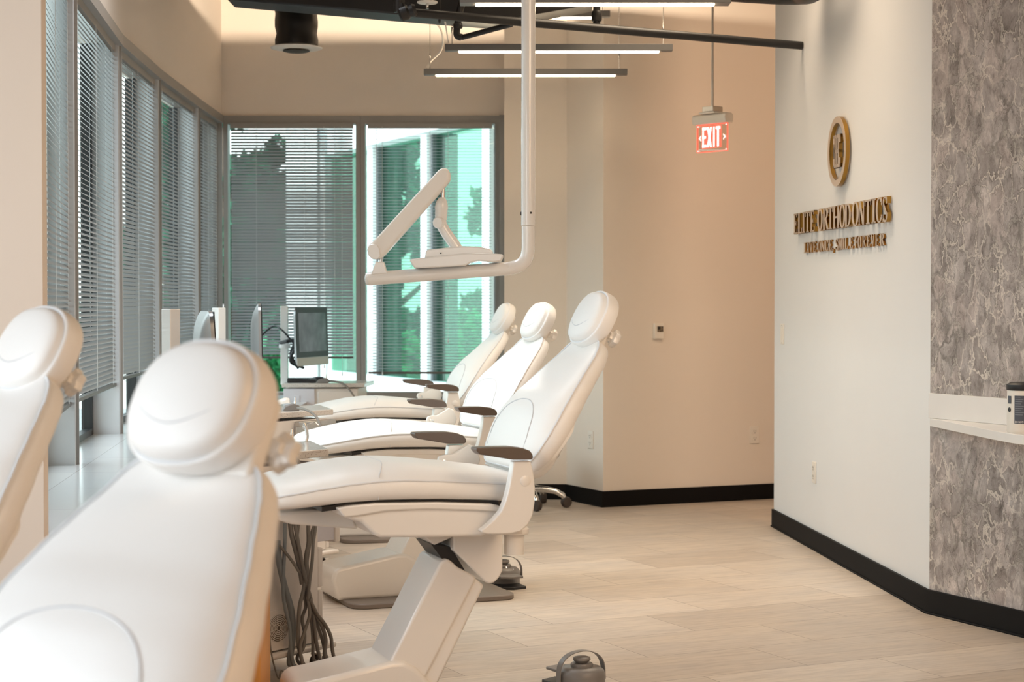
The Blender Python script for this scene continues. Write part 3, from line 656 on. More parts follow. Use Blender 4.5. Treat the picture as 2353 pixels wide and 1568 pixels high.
def lower(o, dz, arm=0, head=(0, 0), hs=1):
    """the lift moves everything above the base; arms and headrest have their own adjustment"""
    for c in o.children:
        n = c.name.split('.')[0]
        if n == 'foot_housing': c.location.x = -.022
        if n in ('foot_housing', 'base_plate'): continue
        if n in ('upper_bracket', 'collar', 'hinge_cavity', 'lift_arm', 'socket_post', 'post_arm'): c.location.x, c.location.z = -.026, dz + .013; continue
        c.location.z = dz + (arm if n in ('armrest', 'side_upright', 'pivot_link') else 0)
        if n == 'headrest_bracket' and hs != 1: c.location.y = .045
        if n in ('headrest', 'headrest_bracket'): c.scale = (hs, hs, hs); c.location.x, c.location.z = head[0] + .407 * (hs - 1), dz + head[1] - 1.217 * (hs - 1)
for c, yaw, lab, k in CHAIRS:
    o = dup(ch, (0, 0, 0), 0, lab); place(o, c, yaw, 0); lower(o, *DROP[k])
lower(ch, -.009, .010)
# ------------------------------------------------------------ foot controls
def foot_control(label, loc, rz):
    t = empty('foot_control', label, 'foot pedal', loc, rz, 'grey foot controls on the floor')
    obj('body', MB().lathe([(.070, 0), (.076, .004), (.077, .050), (.072, .066), (.060, .076), (.0, .078)], n=40), GREYF, t)
    obj('button', MB().lathe([(.036, .076), (.037, .084), (.034, .089), (.018, .089), (.024, .094), (.029, .100), (.027, .107), (.014, .111), (0, .112)], n=32), GREYF, t)
    g = [(-.005, -.086 * math.cos(math.pi * k / 20), .030 + .098 * math.sin(math.pi * k / 20) ** .55) for k in range(21)]
    mb = MB(); mb.rings([[(x + dx, y * s_, z0) for dx, s_, z0 in ((-.013, 1, z), (.013, 1, z), (.013, .965, z - .002), (-.013, .965, z - .002))] for x, y, z in g])
    obj('carry_handle', mb, GREYF, t, smooth=50)
    obj('pedal_plate', MB().prism([(-.065, -.045), (-.145, -.052), (-.162, 0), (-.145, .052), (-.065, .045)], .046, .055), GREYF, t, bevel=.002)
    obj('sole', MB().prism([(-.055, -.055), (-.155, -.062), (-.178, 0), (-.155, .062), (-.055, .055)], 0, .012), BLACK, t, bevel=.002)
    obj('screw', MB().lathe([(.007, .074), (.007, .082), (.003, .086), (0, .086)], (-.050, 0, 0), 12).lathe([(.004, .070), (.003, .076), (0, .076)], (-.058, .03, 0), 10).lathe([(.004, .070), (.003, .076), (0, .076)], (-.058, -.03, 0), 10), CHROME, t)
    obj('cable', MB().tube(spline([(.06, .0, .03), (.095, .01, .02), (.15, .03, .006), (.25, .05, .006), (.36, -.02, .006)], 8), .0055, 8), GREYF, t)
    return t
foot_control('round grey foot control with hoop handle at the bottom edge, beside the nearest chair base', (.226, 5.76, 0), R(-62))
foot_control('grey foot control with raised wire handle under the nearest chair, pedal plate towards us', (-.04, 7.95, 0), R(106))

# ------------------------------------------------------------ instrument carts
def hose(pts, r, m, parent, name='hose'): return obj(name, MB().tube(spline(pts, 7), r, 8), m, parent, smooth=80)
def caster(parent, x, y, r=.026, name='caster'):
    c = obj(name, MB().lathe([(r * .35, -.011), (r, -.010), (r, .010), (r * .35, .011)], n=20, M=Matrix.Translation((x, y, r)) @ Matrix.Rotation(math.pi / 2, 4, 'X')), RUBBER, parent)
    obj('caster_fork', MB().box((x, y - .014, r + .012), (.02, .003, .03)).box((x, y + .014, r + .012), (.02, .003, .03)).box((x, y, r + .028), (.026, .032, .006)), CHROME, parent)
    return c
cart_rot = R(52)
def cart_pt(px, py, y):          # a point of the picture brought to the cart's own side plane
    a = Vector((math.cos(cart_rot), math.sin(cart_rot))); n = Vector((-a.y, a.x)); p0 = Vector((-.627, 6.095)) + n * y
    q = on_plane(px, py, p0, n); d = Vector((q.x, q.y)) - Vector((-.627, 6.095)); return (d.dot(a), y, q.z)
def make_cart(label, loc, full, pole_len=.0):
    t = empty('instrument_cart', label, 'dental cart', loc, cart_rot, 'white mobile instrument carts')
    H = .756
    obj('worktop', MB().prism([(0, 0), (.22, .30), (-.30, .46), (-.56, 0)], H - .026, H), SPECK, t, bevel=.003)
    body = obj('body', MB().box((-.30, .20, .42), (.50, .38, .59)), CABL, t, bevel=.003)
    obj('side_panel', MB().prism([(-.05, .10), (-.55, .10), (-.55, .716), (-.05, .716)], .004, .012, 'y'), CAB, body, bevel=.002)
    if full:
        vent = MB(); vq = cart_pt(640, 1444, 0.0); c = (vq[0], vq[2])
        fan = MB()
        for r_ in (.009, .016, .022, .028, .034, .040, .046):
            fan.tube([(c[0] + r_ * math.cos(a), -.001, c[1] + r_ * math.sin(a)) for a in [2 * math.pi * k / 28 for k in range(28)]], .0015, 5, closed=True)
        for k in range(8):
            a = 2 * math.pi * k / 8 + .2; fan.tube([(c[0] + .008 * math.cos(a), -.001, c[1] + .008 * math.sin(a)), (c[0] + .047 * math.cos(a), -.001, c[1] + .047 * math.sin(a))], .0011, 5)
        obj('vent_panel', MB().prism([(c[0] - .058, c[1] - .06), (c[0] + .058, c[1] - .06), (c[0] + .058, c[1] + .06), (c[0] - .058, c[1] + .06)], .001, .0038, 'y'), CAB, body)
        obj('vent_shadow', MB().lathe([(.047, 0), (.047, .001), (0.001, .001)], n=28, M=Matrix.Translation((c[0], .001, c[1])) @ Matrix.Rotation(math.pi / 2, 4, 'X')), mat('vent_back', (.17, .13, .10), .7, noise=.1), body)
        obj('fan_guard', fan, CAB, body)
    obj('base_flange', MB().prism([(.02, -.02), (.02, .36), (-.58, .36), (-.58, -.02)], .075, .095), CAB, t, bevel=.008, seg=3)
    zt = [(.105, .275), (.285, .42), (.43, .60), (.61, .712)]
    for k, (a, b) in enumerate(zt):
        opn = .085 if (k == 2 and full) else 0
        d = obj('drawer', MB().box((-.036 + opn, .20, (a + b) / 2), (.024, .39, b - a)), CAB, t, bevel=.004)
        if opn:
            obj('drawer_side', MB().box((-.05 + opn * .5 - .02, .015, (a + b) / 2 + .0), (opn + .05, .006, b - a - .02)), CABL, d)
            obj('slide_rail', MB().box((-.05 + opn * .5 - .005, .010, (a + b) / 2 + .02), (opn + .02, .006, .018)), STEEL, d)
        obj('handle', MB().tube([(-.022 + opn, .10, (a + b) / 2), (-.012 + opn, .12, (a + b) / 2), (-.012 + opn, .28, (a + b) / 2), (-.022 + opn, .30, (a + b) / 2)], .004, 8), CHROME, d)
    for x, y in ((-.03, .03), (-.03, .33), (-.53, .03), (-.53, .33)): caster(t, x, y)
    po = obj('pole', MB().box((-.335, .42, 0.985), (.046, .046, .50)), WHITEP, t, bevel=.003)
    hb = obj('tubing_block', MB().box((-.14, -.020, .700), (.24, .036, .022)).box((-.14, -.008, .66), (.24, .012, .06)), STEEL, t, bevel=.002)
    return t
cc = make_cart('white instrument cart behind the nearest chair, grey hoses hanging down its vented side', (-.627, 6.095, 0), True)
cd = make_cart('white instrument cart beside the middle chair of the right-hand row, partly hidden', (-.842, 8.40, 0), False)
# hoses on the near cart (local frame: x along the side panel, y out of it is negative)
inv = None
def z8(x, y): return (560 + x / 3.5, 1120 + y / 3.5)
HS = [([(270, 430), (285, 600), (330, 800), (385, 1000), (395, 1200), (370, 1400)], .0105, HOSE2, -.030), ([(330, 290), (330, 450), (320, 700), (318, 850), (335, 980), (370, 1120), (380, 1280)], .006, HOSE2, -.040),
      ([(372, 260), (385, 380), (420, 520), (450, 650), (470, 780)], .008, HOSE, -.045), ([(400, 170), (410, 280), (430, 400), (460, 560), (500, 760), (540, 900), (565, 1080), (580, 1220), (605, 1350)], .0062, HOSE, -.060),
      ([(460, 165), (440, 300), (430, 420), (440, 560), (480, 720), (520, 900), (540, 1020), (555, 1200), (560, 1370)], .0056, HOSE, -.050), ([(525, 160), (520, 330), (520, 450), (500, 560), (495, 700), (480, 830), (450, 960), (440, 1120), (440, 1260), (460, 1360)], .0066, HOSE, -.055),
      ([(578, 155), (575, 280), (550, 360), (530, 470), (510, 600), (515, 700), (490, 860), (500, 960), (470, 1060), (490, 1180), (480, 1290), (430, 1370)], .0058, HOSE, -.036), ([(578, 160), (580, 300), (560, 450), (550, 600), (530, 760), (520, 900), (530, 1030), (490, 1160), (455, 1290)], .0056, HOSE, -.070),
      ([(530, 900), (590, 1020), (650, 1100), (700, 1200), (715, 1320)], .0062, HOSE, -.075), ([(545, 930), (580, 1030), (630, 1120), (660, 1230), (650, 1340)], .0066, HOSE, -.065), ([(560, 1000), (600, 1130), (630, 1220), (650, 1300)], .0060, HOSE, -.05),
      ([(290, 470), (340, 530), (400, 610), (450, 690)], .0050, HOSE, -.05), ([(150, 700), (185, 950), (205, 1150), (225, 1350), (280, 1540)], .0026, HOSE, -.055)]
for pts, r_, m_, y in HS:
    P_ = [cart_pt(*z8(*p), y) for p in pts]
    if P_[-1][2] < .30: P_ += [(P_[-1][0] + .004, y - .012, .05), (P_[-1][0] + .03, y - .05, r_ + .002), (P_[-1][0] + .11, y - .06, r_ + .002)]
    hose(P_, r_, m_, cc)
for px, py in ((365, 250), (400, 248), (437, 243), (490, 235), (515, 230)):
    p = cart_pt(*z8(px, py), -.05); obj('hose_fitting', MB().tube([(p[0] - .004, p[1] + .02, p[2] + .012), (p[0] + .004, p[1] - .012, p[2] - .006)], .0075, 8).lathe([(.006, -.014), (.009, -.008), (.009, .006), (.005, .012)], p, 10), CHROME, cc)
# tubing lying over the near cart's edge and the grey control boxes on the other two
def over_hose(cart, loc, pts, r=.006):
    a = cart_rot if cart is not ce else 0
    M = Matrix.Translation(cart.location) @ Matrix.Rotation(cart.rotation_euler.z, 4, 'Z'); Mi = M.inverted()
    return hose([Mi @ p for p in pts], r, HOSE, cart, 'handpiece_hose')

# far cart (its corner faces us)
ce = empty('instrument_cart', 'white instrument cart standing below the far monitor in front of the back windows', 'dental cart', (-1.0, 11.15, 0), 0, 'white mobile instrument carts')
H = .756
obj('worktop', MB().prism([(-.44, 0), (-.225, 0), (.075, .03), (.105, .42), (-.44, .42)], H - .026, H), SPECK, ce, bevel=.003)
obj('body', MB().prism([(-.43, .03), (-.225, .02), (.03, .05), (.06, .40), (-.43, .40)], .09, .722), CAB, ce, bevel=.003)
obj('drawer', MB().prism([(-.215, .006), (.03, .035), (.03, .05), (-.215, .021)], .40, .705), CAB, ce, bevel=.003)
obj('lower_drawer', MB().prism([(-.215, .006), (.03, .035), (.03, .05), (-.215, .021)], .10, .39), CAB, ce, bevel=.003)
obj('side_panel', MB().prism([(-.43, .006), (-.235, .006), (-.235, .03), (-.43, .03)], .10, .722), CABL, ce, bevel=.002)
obj('socket_plate', MB().box((-.345, .004, .655), (.035, .004, .05)), CABL, ce, bevel=.002)
for x, y in ((-.40, .06), (-.40, .36), (.0, .10), (.03, .36)): caster(ce, x, y, .03)
obj('pole', MB().box((-.447, .20, .99), (.046, .046, .50)), WHITEP, ce, bevel=.003)
obj('pole_clamp', MB().lathe([(.035, -.012), (.037, 0), (.035, .012)], (-.447, .20, .985), 16), WHITEP, ce)
H2 = [([at(738, 878, 11.2), at(765, 876, 11.18), at(790, 883, 11.15), at(806, 900, 11.13), at(816, 916, 11.12)], ce), ([at(684, 938, 8.2), at(700, 941, 8.1), at(718, 950, 8.05), at(733, 968, 8.02), at(739, 992, 8.0)], cd),
      ([at(640, 1030, 6.05), at(655, 1036, 5.95), at(670, 1045, 5.88), at(684, 1058, 5.85), at(690, 1075, 5.84)], cc)]
for pts, c in H2: over_hose(c, None, pts)
# control blocks and hand instruments
def control_block(label, loc, rz, mirror=1):
    t = empty('instrument_holder', label, 'instrument holder', loc, rz, 'grey instrument holders on the carts')
    obj('body', MB().prism([(-.035, 0), (.045, 0), (.045, .024), (.02, .034), (-.02, .022)], -.02, .02, 'y'), GREYF, t, bevel=.003)
    obj('tip', MB().lathe([(.006, 0), (.0055, .012), (.003, .018), (.0025, .032), (0, .034)], (.028, 0, .030), 12), CHROME, t)
    return t
z_ = .7565
control_block('grey instrument holder on the far cart beside the keyboard', (-1.195, 11.19, z_), 0)
control_block('grey instrument holder on the middle cart, hose curving down from it', (-1.035, 8.28, z_), R(20))
def syringe(label, loc, rz):
    t = empty('air_water_syringe', label, 'dental syringe', loc, rz)
    obj('handle', MB().tube(spline([(0, 0, 0), (.004, 0, .02), (0, 0, .05), (-.006, 0, .066)], 5), .0065, 10), CHROME, t)
    obj('nozzle', MB().tube(spline([(-.006, 0, .062), (.012, 0, .064), (.03, 0, .068), (.044, 0, .058)], 6), .0022, 8), CHROME, t)
    obj('trigger', MB().box((-.008, 0, .052), (.006, .008, .016)), CHROME, t, bevel=.001); return t
syringe('chrome air water syringe with bent nozzle behind the near cart top', (-.742, 6.42, .757), 0)
o = obj('handpiece_tip', MB().lathe([(.009, 0), (.009, .006), (.006, .012), (.0055, .03), (.0025, .046), (0, .047)], n=14), CHROME); o.location = (-.79, 6.40, .757)
tag(o, 'small grey pointed handpiece tip on the near cart top, left of the syringe', 'dental handpiece')
o = obj('instrument_hood', MB().rings([[(-.055 + .11 * u, .022 * math.cos(a) * (1 - .5 * abs(2 * u - 1) ** 3), .006 + (.012 + .040 * u ** .8) * (.35 + .65 * math.sin(a)) * (1 - .3 * (2 * u - 1) ** 4)) for a in [math.pi * k / 8 for k in range(9)] + [math.pi * (8 - k) / 8 * .98 for k in range(3, 6)]] for u in [i / 9 for i in range(10)]]), PLASTIC)
o.location = (-1.10, 8.42, .757); o.rotation_euler = (0, R(-8), 0); tag(o, 'small cream curved cover lying on the middle cart', 'cover')
# keyboard and mouse on the far cart
kb = empty('keyboard', 'black keyboard lying on the far cart under the monitor', 'keyboard', (-1.33, 11.29, .7575), R(4))
obj('keyboard_base', MB().prism([(-.09, 0), (.09, 0), (.09, .018), (-.09, .026)], -.05, .05, 'y'), BLACK, kb, bevel=.003)
kk = MB()
for i in range(12):
    for j in range(4): kk.box((-.08 + i * .0145, -.036 + j * .024, .026), (.012, .019, .004))
obj('keys', kk, BLACK, kb)
ms = obj('computer_mouse', MB().lathe([(.034, 0), (.036, .008), (.030, .022), (.016, .030), (0, .032)], n=24), BLACK); ms.location = (-1.24, 11.42, .757); ms.scale = (1.5, 1, 1)
tag(ms, 'black domed mouse on the far cart beside the keyboard', 'computer mouse')

# ------------------------------------------------------------ monitors
def monitor(label, loc, rz, tilt=4):
    t = empty('monitor', label, 'monitor', loc, rz, 'silver all-in-one monitors on the carts')
    W, Hh = .50, .37
    T = Matrix.Rotation(R(-tilt), 4, 'X')
    obj('back_shell', MB().rings([[(x * k, y, z * k + .0) for x, z in super_ring(0, 0, W / 2, Hh / 2, 44, 9)] for k, y in ((1, 0), (1, .012), (.93, .022), (.75, .038), (.45, .050), (.1, .052))], M=T), mat('silver', (.45, .46, .47), .3, metal=.8, noise=.02), t, smooth=50)
    obj('bezel', MB().box((0, -.002, .026), (W - .006, .004, Hh - .056), M=T), BLACK, t, bevel=.001)
    obj('screen', MB().box((0, -.0046, .026), (W - .07, .0014, Hh - .125), M=T), SCREEN, t)
    obj('chin', MB().box((0, -.0022, -Hh / 2 + .027), (W - .004, .0045, .050), M=T), mat('silver_chin', (.50, .485, .44), .35, metal=.2, noise=.02), t, bevel=.002)
    return t
m3 = monitor('silver monitor with dark cloudy screen picture on the far cart', tuple(at(717, 773, 11.3)), R(73), 2)
m3b = obj('mount_arm', MB().tube([(-.10, .02, -.02), (-.16, .10, -.03), (-.10, .17, -.04)], .012, 8).tube([(-.05, .03, .04), (-.05, .07, .045)], .014, 10), BLACK, m3)
obj('cable_bundle', MB().tube(spline([(-.14, .05, -.06), (-.19, .12, .04), (-.12, .22, .06), (-.17, .30, -.05), (-.2, .28, -.28)], 8), .006, 8).tube(spline([(-.12, .05, -.02), (-.10, .10, -.12), (-.05, .07, -.2)], 6), .012, 8).tube(spline([(-.16, .05, -.08), (-.13, .09, -.16), (-.02, .05, -.2)], 6), .009, 8), BLACK, m3)
monitor('silver monitor seen edge on beside the white pole of the middle cart', tuple(at(601, 786, 8.6)), R(98), 1)
monitor('monitor of the near cart, only its white top corner showing above the foreground headrest', tuple(at(484, 836, 6.25)), R(104), 3)

# ------------------------------------------------------------ rolling stool
st = empty('rolling_stool', 'low rolling stool with black seat and chrome star base behind the nearest chair', 'stool', (.10, 10.98, 0))
for k in range(5):
    a = R(-6 + 72 * k); c, s_ = math.cos(a), math.sin(a)
    obj('leg', MB().tube([(c * r, s_ * r, z) for r, z in ((.03, .115), (.10, .112), (.17, .100), (.215, .075), (.225, .055))], .012, 10, rs=[.024, .020, .018, .018, .015]), CHROME, st)
    obj('caster', MB().lathe([(.010, -.020), (.030, -.018), (.034, -.004), (.034, .004), (.030, .018), (.010, .020)], n=20, M=Matrix.Translation((c * .235, s_ * .235, .034)) @ Matrix.Rotation(a + .6, 4, 'Z') @ Matrix.Rotation(math.pi / 2, 4, 'X')), RUBBER, st)
obj('column', MB().lathe([(.032, .09), (.030, .13), (.018, .135), (.018, .29)], n=20), CHROME, st)
obj('seat', MB().lathe([(.10, .290), (.165, .295), (.190, .315), (.194, .335), (.180, .358), (.14, .366), (0, .368)], n=36), BLACK, st)
obj('lever', MB().tube([(.03, -.02, .27), (.12, -.05, .272), (.155, -.06, .27)], .007, 8), CHROME, st)

# ------------------------------------------------------------ dental light on its ceiling pole
DY = 6.4
pb = at(1214, 520, DY)
dl = empty('dental_light', 'white ceiling mounted dental light with spring arm and flat lamp head', 'dental light', (pb.x, DY, TOP))
def L(px, py, dy=0): q = at(px, py, DY + dy); return (q.x - pb.x, dy, q.z - TOP)
zt = L(1214, 520)[2]
obj('ceiling_pole', MB().tube([(0, 0, 0), (0, 0, zt + .002)], .0255, 28), WHITEP, dl)
obj('ceiling_flange', MB().lathe([(.09, 0), (.09, -.02), (.04, -.03)], n=28), WHITEP, dl)
el = [(0, 0, zt)] + [L(*p) for p in ((1214, 560), (1213, 580), (1207, 598), (1192, 611), (1170, 617), (1140, 619.5))] + [L(846, 641)]
lt = obj('lower_tube', MB().tube(spline(el, 5), .0240, 28), WHITEP, dl, smooth=60)
obj('tube_cap', MB().lathe([(.0238, 0), (.021, .008), (.010, .012), (0, .0125)], n=24, M=Matrix.Translation(L(846, 641)) @ Matrix.Rotation(R(-90), 4, 'Y')), WHITEP, lt)
obj('set_screw', MB().lathe([(.004, 0), (.004, .001), (0, .001)], n=10, M=Matrix.Translation((.009, -.0245, L(1214, 490)[2])) @ Matrix.Rotation(R(90), 4, 'X')), SLOT, dl)
obj('knuckle_screw', MB().lathe([(.007, 0), (.006, .003), (.002, .003), (.001, .001)], n=12, M=Matrix.Translation((-.0255, 0, L(1214, 491)[2])) @ Matrix.Rotation(R(-90), 4, 'Y')), SLOT, dl)
mp = [L(*p) for p in ((853, 632), (864, 602), (883, 602), (891, 629))]
obj('mount_block', MB().prism([(p[0], p[2]) for p in mp], -.022, .022, 'y'), WHITEP, dl, bevel=.004, seg=3)
a, b = L(874, 603), L(877, 585); obj('lower_spindle', MB().tube([a, b], .0085, 14), CHROME, dl)
sa = [L(*p) for p in ((845, 572), (848, 564), (858, 556), (1012, 388), (1026, 387), (1035, 396), (1036, 414), (1022, 432), (884, 588), (876, 594), (866, 596), (855, 594), (846, 584))]
obj('spring_arm', MB().prism([(p[0], p[2]) for p in sa], -.030, .030, 'y'), PLASTIC, dl, bevel=.012, seg=4)
ce_ = [L(*p) for p in ((845, 574), (848, 566), (856, 562), (868, 563), (874, 572), (876, 590), (868, 597), (857, 596), (848, 588))]
obj('arm_end_cap', MB().prism([(p[0] , p[2]) for p in ce_], -.034, -.026, 'y'), WHITEP, dl, bevel=.003)
obj('upper_spindle', MB().tube([L(1018, 420), L(1018, 458)], .0075, 12), CHROME, dl)
jp = [L(*p) for p in ((1016, 454), (1016, 458), (1015, 466), (1014, 479), (1014, 482), (1013, 505))]
obj('swivel_neck', MB().tube(jp, .02, 22, rs=[.009, .015, .021, .0245, .0225, .0215]), WHITEP, dl, smooth=40)
obj('elbow', MB().tube(spline([L(1013, 500), L(1014, 515), L(1025, 535), L(1046, 565), L(1052, 576)], 5), .02, 20, rs=None), WHITEP, dl, smooth=60)
obj('elbow_disc', MB().lathe([(.021, 0), (.021, .010), (.017, .015), (0, .016)], n=26, M=Matrix.Translation(L(1009, 512, -.016)) @ Matrix.Rotation(R(-20), 4, 'Z') @ Matrix.Rotation(R(90), 4, 'X')), WHITEP, dl)
hd = [L(*p) for p in ((943, 599), (947, 597), (962, 595), (1075, 583), (1120, 583), (1157, 586), (1156, 592), (1151, 602), (1135, 604), (1100, 601), (1085, 604), (1070, 612), (1040, 614), (955, 618))]
obj('lamp_head', MB().prism([(p[0], p[2]) for p in hd], -.075, .075, 'y'), WHITEP, dl, bevel=.006, seg=3)
hu = [L(*p) for p in ((977, 594), (980, 578), (984, 575), (1030, 570), (1062, 567), (1100, 568), (1125, 573), (1133, 578), (1132, 584), (1075, 586))]
obj('lamp_top', MB().prism([(p[0], p[2]) for p in hu], -.052, .052, 'y'), WHITEP, dl, bevel=.007, seg=3)
q = L(1014, 583); obj('port', MB().box((q[0], -.0535, q[2]), (.006, .003, .004)), BLACK, dl)
sp = bpy.data.lights.new('dental_lamp', 'SPOT'); sp.energy = 30; sp.color = (1, .97, .92); sp.spot_size = R(30); sp.spot_blend = .9; sp.shadow_soft_size = .05
so = bpy.data.objects.new('dental_lamp', sp); COL.objects.link(so); so.parent = dl; so.location = L(1060, 624)
tgt = Vector((.06, 5.52, .78)); so.rotation_euler = (tgt - (Vector(so.location) + Vector(dl.location))).to_track_quat('-Z', 'Y').to_euler()

# ------------------------------------------------------------ pendant strip lights
def pendant(label, p0, p1, h=.035, wd=.06, inset=.07, wires=((.03, 0), (.96, 0)), up=True, grp='linear pendant lights'):
    p0, p1 = Vector(p0), Vector(p1); v = p1 - p0; Ln = v.length; rz = math.atan2(v.y, v.x)
    t = empty('pendant_light', label, 'pendant light', p0, rz, grp)
    obj('housing', MB().box((Ln / 2, 0, h / 2), (Ln, wd, h)), ALU, t, bevel=.002)
    d = obj('diffuser', MB().box((Ln / 2, 0, -.002), (Ln - 2 * inset, wd * .42, .010)), GLOW, t, bevel=.003)
    if up: obj('top_diffuser', MB().box((Ln / 2, 0, h + .0005), (Ln - 2 * inset, wd * .5, .002)), GLOW, t)
    for f_, dx in wires:
        obj('suspension_wire', MB().tube([(Ln * f_, 0, h), (Ln * f_, 0, h + .09), (Ln * f_ + dx, 0, TOP - p0.z - .001)], .0012, 5, rs=[.003, .0025, .0008]).lathe([(.004, 0), (.004, .03), (.001, .034)], (Ln * f_, 0, h + .06), 8), CHROME, t)
    return t
PZ = 2.60
pendant('lowest looking of three parallel glowing strip pendants, farthest from us', at(974, 173, 10.5), at(1441, 170, 10.5))
pendant('middle one of three parallel glowing strip pendants', at(1023, 118, 9.4), at(1545, 121, 9.4))
pendant('nearest of three parallel glowing strip pendants, cut by the top edge of the photo', at(1057, 10, 8.0), at(1677, 21, 8.0), wd=.10)
pendant('glowing strip pendant just above the long black pipe, left of the white pole', at(985, 40, 10.2), at(1400, 74, 10.2), up=False)
pendant('slanting glowing strip pendant between the black pipe and the nearest strip', at(1190, 55, 9.9), (at(1350, 10, 8.9).x, 8.9, at(1190, 55, 9.9).z + .0), up=False)
w1 = obj('power_cord', MB().tube(spline([at(992, 46, 9.9), at(1010, 62, 10.1), at(1018, 90, 10.3), at(1012, 118, 10.4), at(990, 140, 10.5), at(981, 157, 10.5)], 8), .006, 8), WHITE)
tag(w1, 'white power cord curving down to the left end of the farthest strip pendant', 'power cord', None)
w2 = obj('power_cord', MB().tube(spline([at(1016, 0, 9.2), at(1021, 40, 9.25), at(1026, 70, 9.3), at(1031, 97, 9.4)], 8), .004, 8), WHITE)
tag(w2, 'short white power cord dropping to the middle strip pendant', 'power cord', None)

# ------------------------------------------------------------ pipes, ducts, sprinkler
pp = empty('sprinkler_pipe', 'long black sprinkler pipe crossing under the ceiling to the right wall', 'pipe', (0, 0, 0))
rp1 = at(1842, 105, 9.38); lp1 = at(935, 28, 8.33)
obj('main_pipe', MB().tube([lp1, rp1 + (rp1 - lp1).normalized() * .0], .0215, 20), PIPE, pp)
obj('elbow_joint', MB().lathe([(.022, -.04), (.036, -.03), (.036, .0), (.028, .01), (.034, .03), (.024, .045)], n=16, M=Matrix.Translation(lp1) @ Matrix.Rotation(R(70), 4, 'Y')).tube(spline([lp1, lp1 + Vector((-.03, 0, .03)), lp1 + Vector((-.035, 0, .1)), lp1 + Vector((-.03, 0, TOP - lp1.z))], 5), .026, 14), PIPE, pp)
q1 = at(1371, 58, 8.83); obj('riser', MB().tube([q1, (q1.x, q1.y, TOP)], .018, 14).lathe([(.024, .02), (.026, .03), (.026, .06), (.022, .07)], q1, 16), PIPE, pp)
q2 = at(1010, 38, 8.43); obj('hanger', MB().tube([(q2.x + .028 * 0, q2.y + .028 * math.cos(a), q2.z + .028 * math.sin(a)) for a in [2 * math.pi * k / 16 for k in range(16)]], .006, 6, closed=True).tube([(q2.x, q2.y, q2.z + .025), (q2.x, q2.y, TOP)], .006, 6), PIPE, pp)
bp_ = empty('branch_pipe', 'short dark branch pipe slanting behind the white pole with a knuckle elbow', 'pipe', (0, 0, 0))
e1 = at(1052, 52, 8.95); e2 = at(1052, 84, 8.95); e3 = at(1175, 56, 8.75)
obj('branch', MB().tube([e2 + Vector((.02, 0, -.005)), e3], .0135, 14), PIPE, bp_)
obj('elbow_joint', MB().tube(spline([e1 + Vector((.02, 0, .10)), e1, e2 + Vector((-.005, 0, .01)), e2 + Vector((.02, 0, -.005))], 6), .018, 14).lathe([(.02, 0), (.024, .005), (.024, .02), (.02, .025)], e1 + Vector((0, 0, -.03)), 14), PIPE, bp_)
obj('drop', MB().tube([e1 + Vector((.02, 0, .08)), (e1.x + .02, e1.y, TOP)], .015, 12), PIPE, bp_)
sk = at(982, 8, 8.9)
so_ = empty('ceiling_sprinkler', 'white disc sprinkler beside the black pipe elbow', 'sprinkler', sk)
obj('escutcheon', MB().lathe([(.045, 0), (.052, .004), (.05, .010), (.012, .016), (.010, TOP - sk.z)], n=26), WHITE, so_)
obj('sprinkler_stem', MB().lathe([(.002, -.028), (.008, -.026), (.006, -.018), (.010, -.006), (.006, .0)], n=12), CHROME, so_)
# hanging flexible duct with its round diffuser
da = at(681, 112, 10.0)
fd = empty('air_duct', 'black hanging round air duct with white circular diffuser near the corner', 'air duct', (da.x, 10.0, 0))
rg = []
rnd = random.Random(2)
for i in range(30):
    z = da.z + .01 + (TOP - da.z - .012) * i / 29; r0 = .118 + .004 * math.sin(i * 2.3)
    rg.append([((r0 + rnd.uniform(-.004, .004)) * math.cos(2 * math.pi * k / 30), (r0 + rnd.uniform(-.004, .004)) * math.sin(2 * math.pi * k / 30), z) for k in range(30)])
obj('sleeve', MB().rings(rg), PIPE, fd, smooth=60)
obj('diffuser', MB().lathe([(.05, .0), (.10, -.002), (.142, .006), (.146, .012), (.12, .022)], (0, 0, da.z - .006), 40), WHITE, fd)
obj('diffuser_cone', MB().lathe([(.0, -.016), (.035, -.014), (.045, -.008)], (0, 0, da.z - .006), 30).lathe([(.060, -.013), (.075, -.009), (.073, -.006), (.058, -.010)], (0, 0, da.z - .006), 30), SLOT, fd)
# big black ducts along the ceiling
bd = empty('ceiling_duct', 'large black duct running along the ceiling above the back windows', 'air duct', (0, 0, 0))
P0, P1, P2 = at(520, -2, 9.14), at(930, 34, 9.14), at(1365, 18, 9.14)
obj('duct_body', MB().prism([(P0.x, P0.z), (P1.x, P1.z), (P1.x + .45, P1.z - .035), (P2.x, P2.z + .02), (P2.x, TOP - .002), (P0.x - .3, TOP - .002)], 9.14, 9.40, 'y'), PIPE, bd, bevel=.01)
rd = at(1780, -36, 8.6)
rdo = empty('flexible_duct', 'end of a black flexible duct at the top edge, above the right wall corner', 'air duct', (0, 0, 0))
obj('sleeve', MB().tube(spline([at(1660, -42, 8.9), at(1720, -38, 8.9), at(1790, -34, 8.9), at(1840, -34, 8.9), at(1862, -42, 8.6), at(1876, -90, 8.4), at(1870, -150, 8.3)], 5), .095, 24), PIPE, rdo)

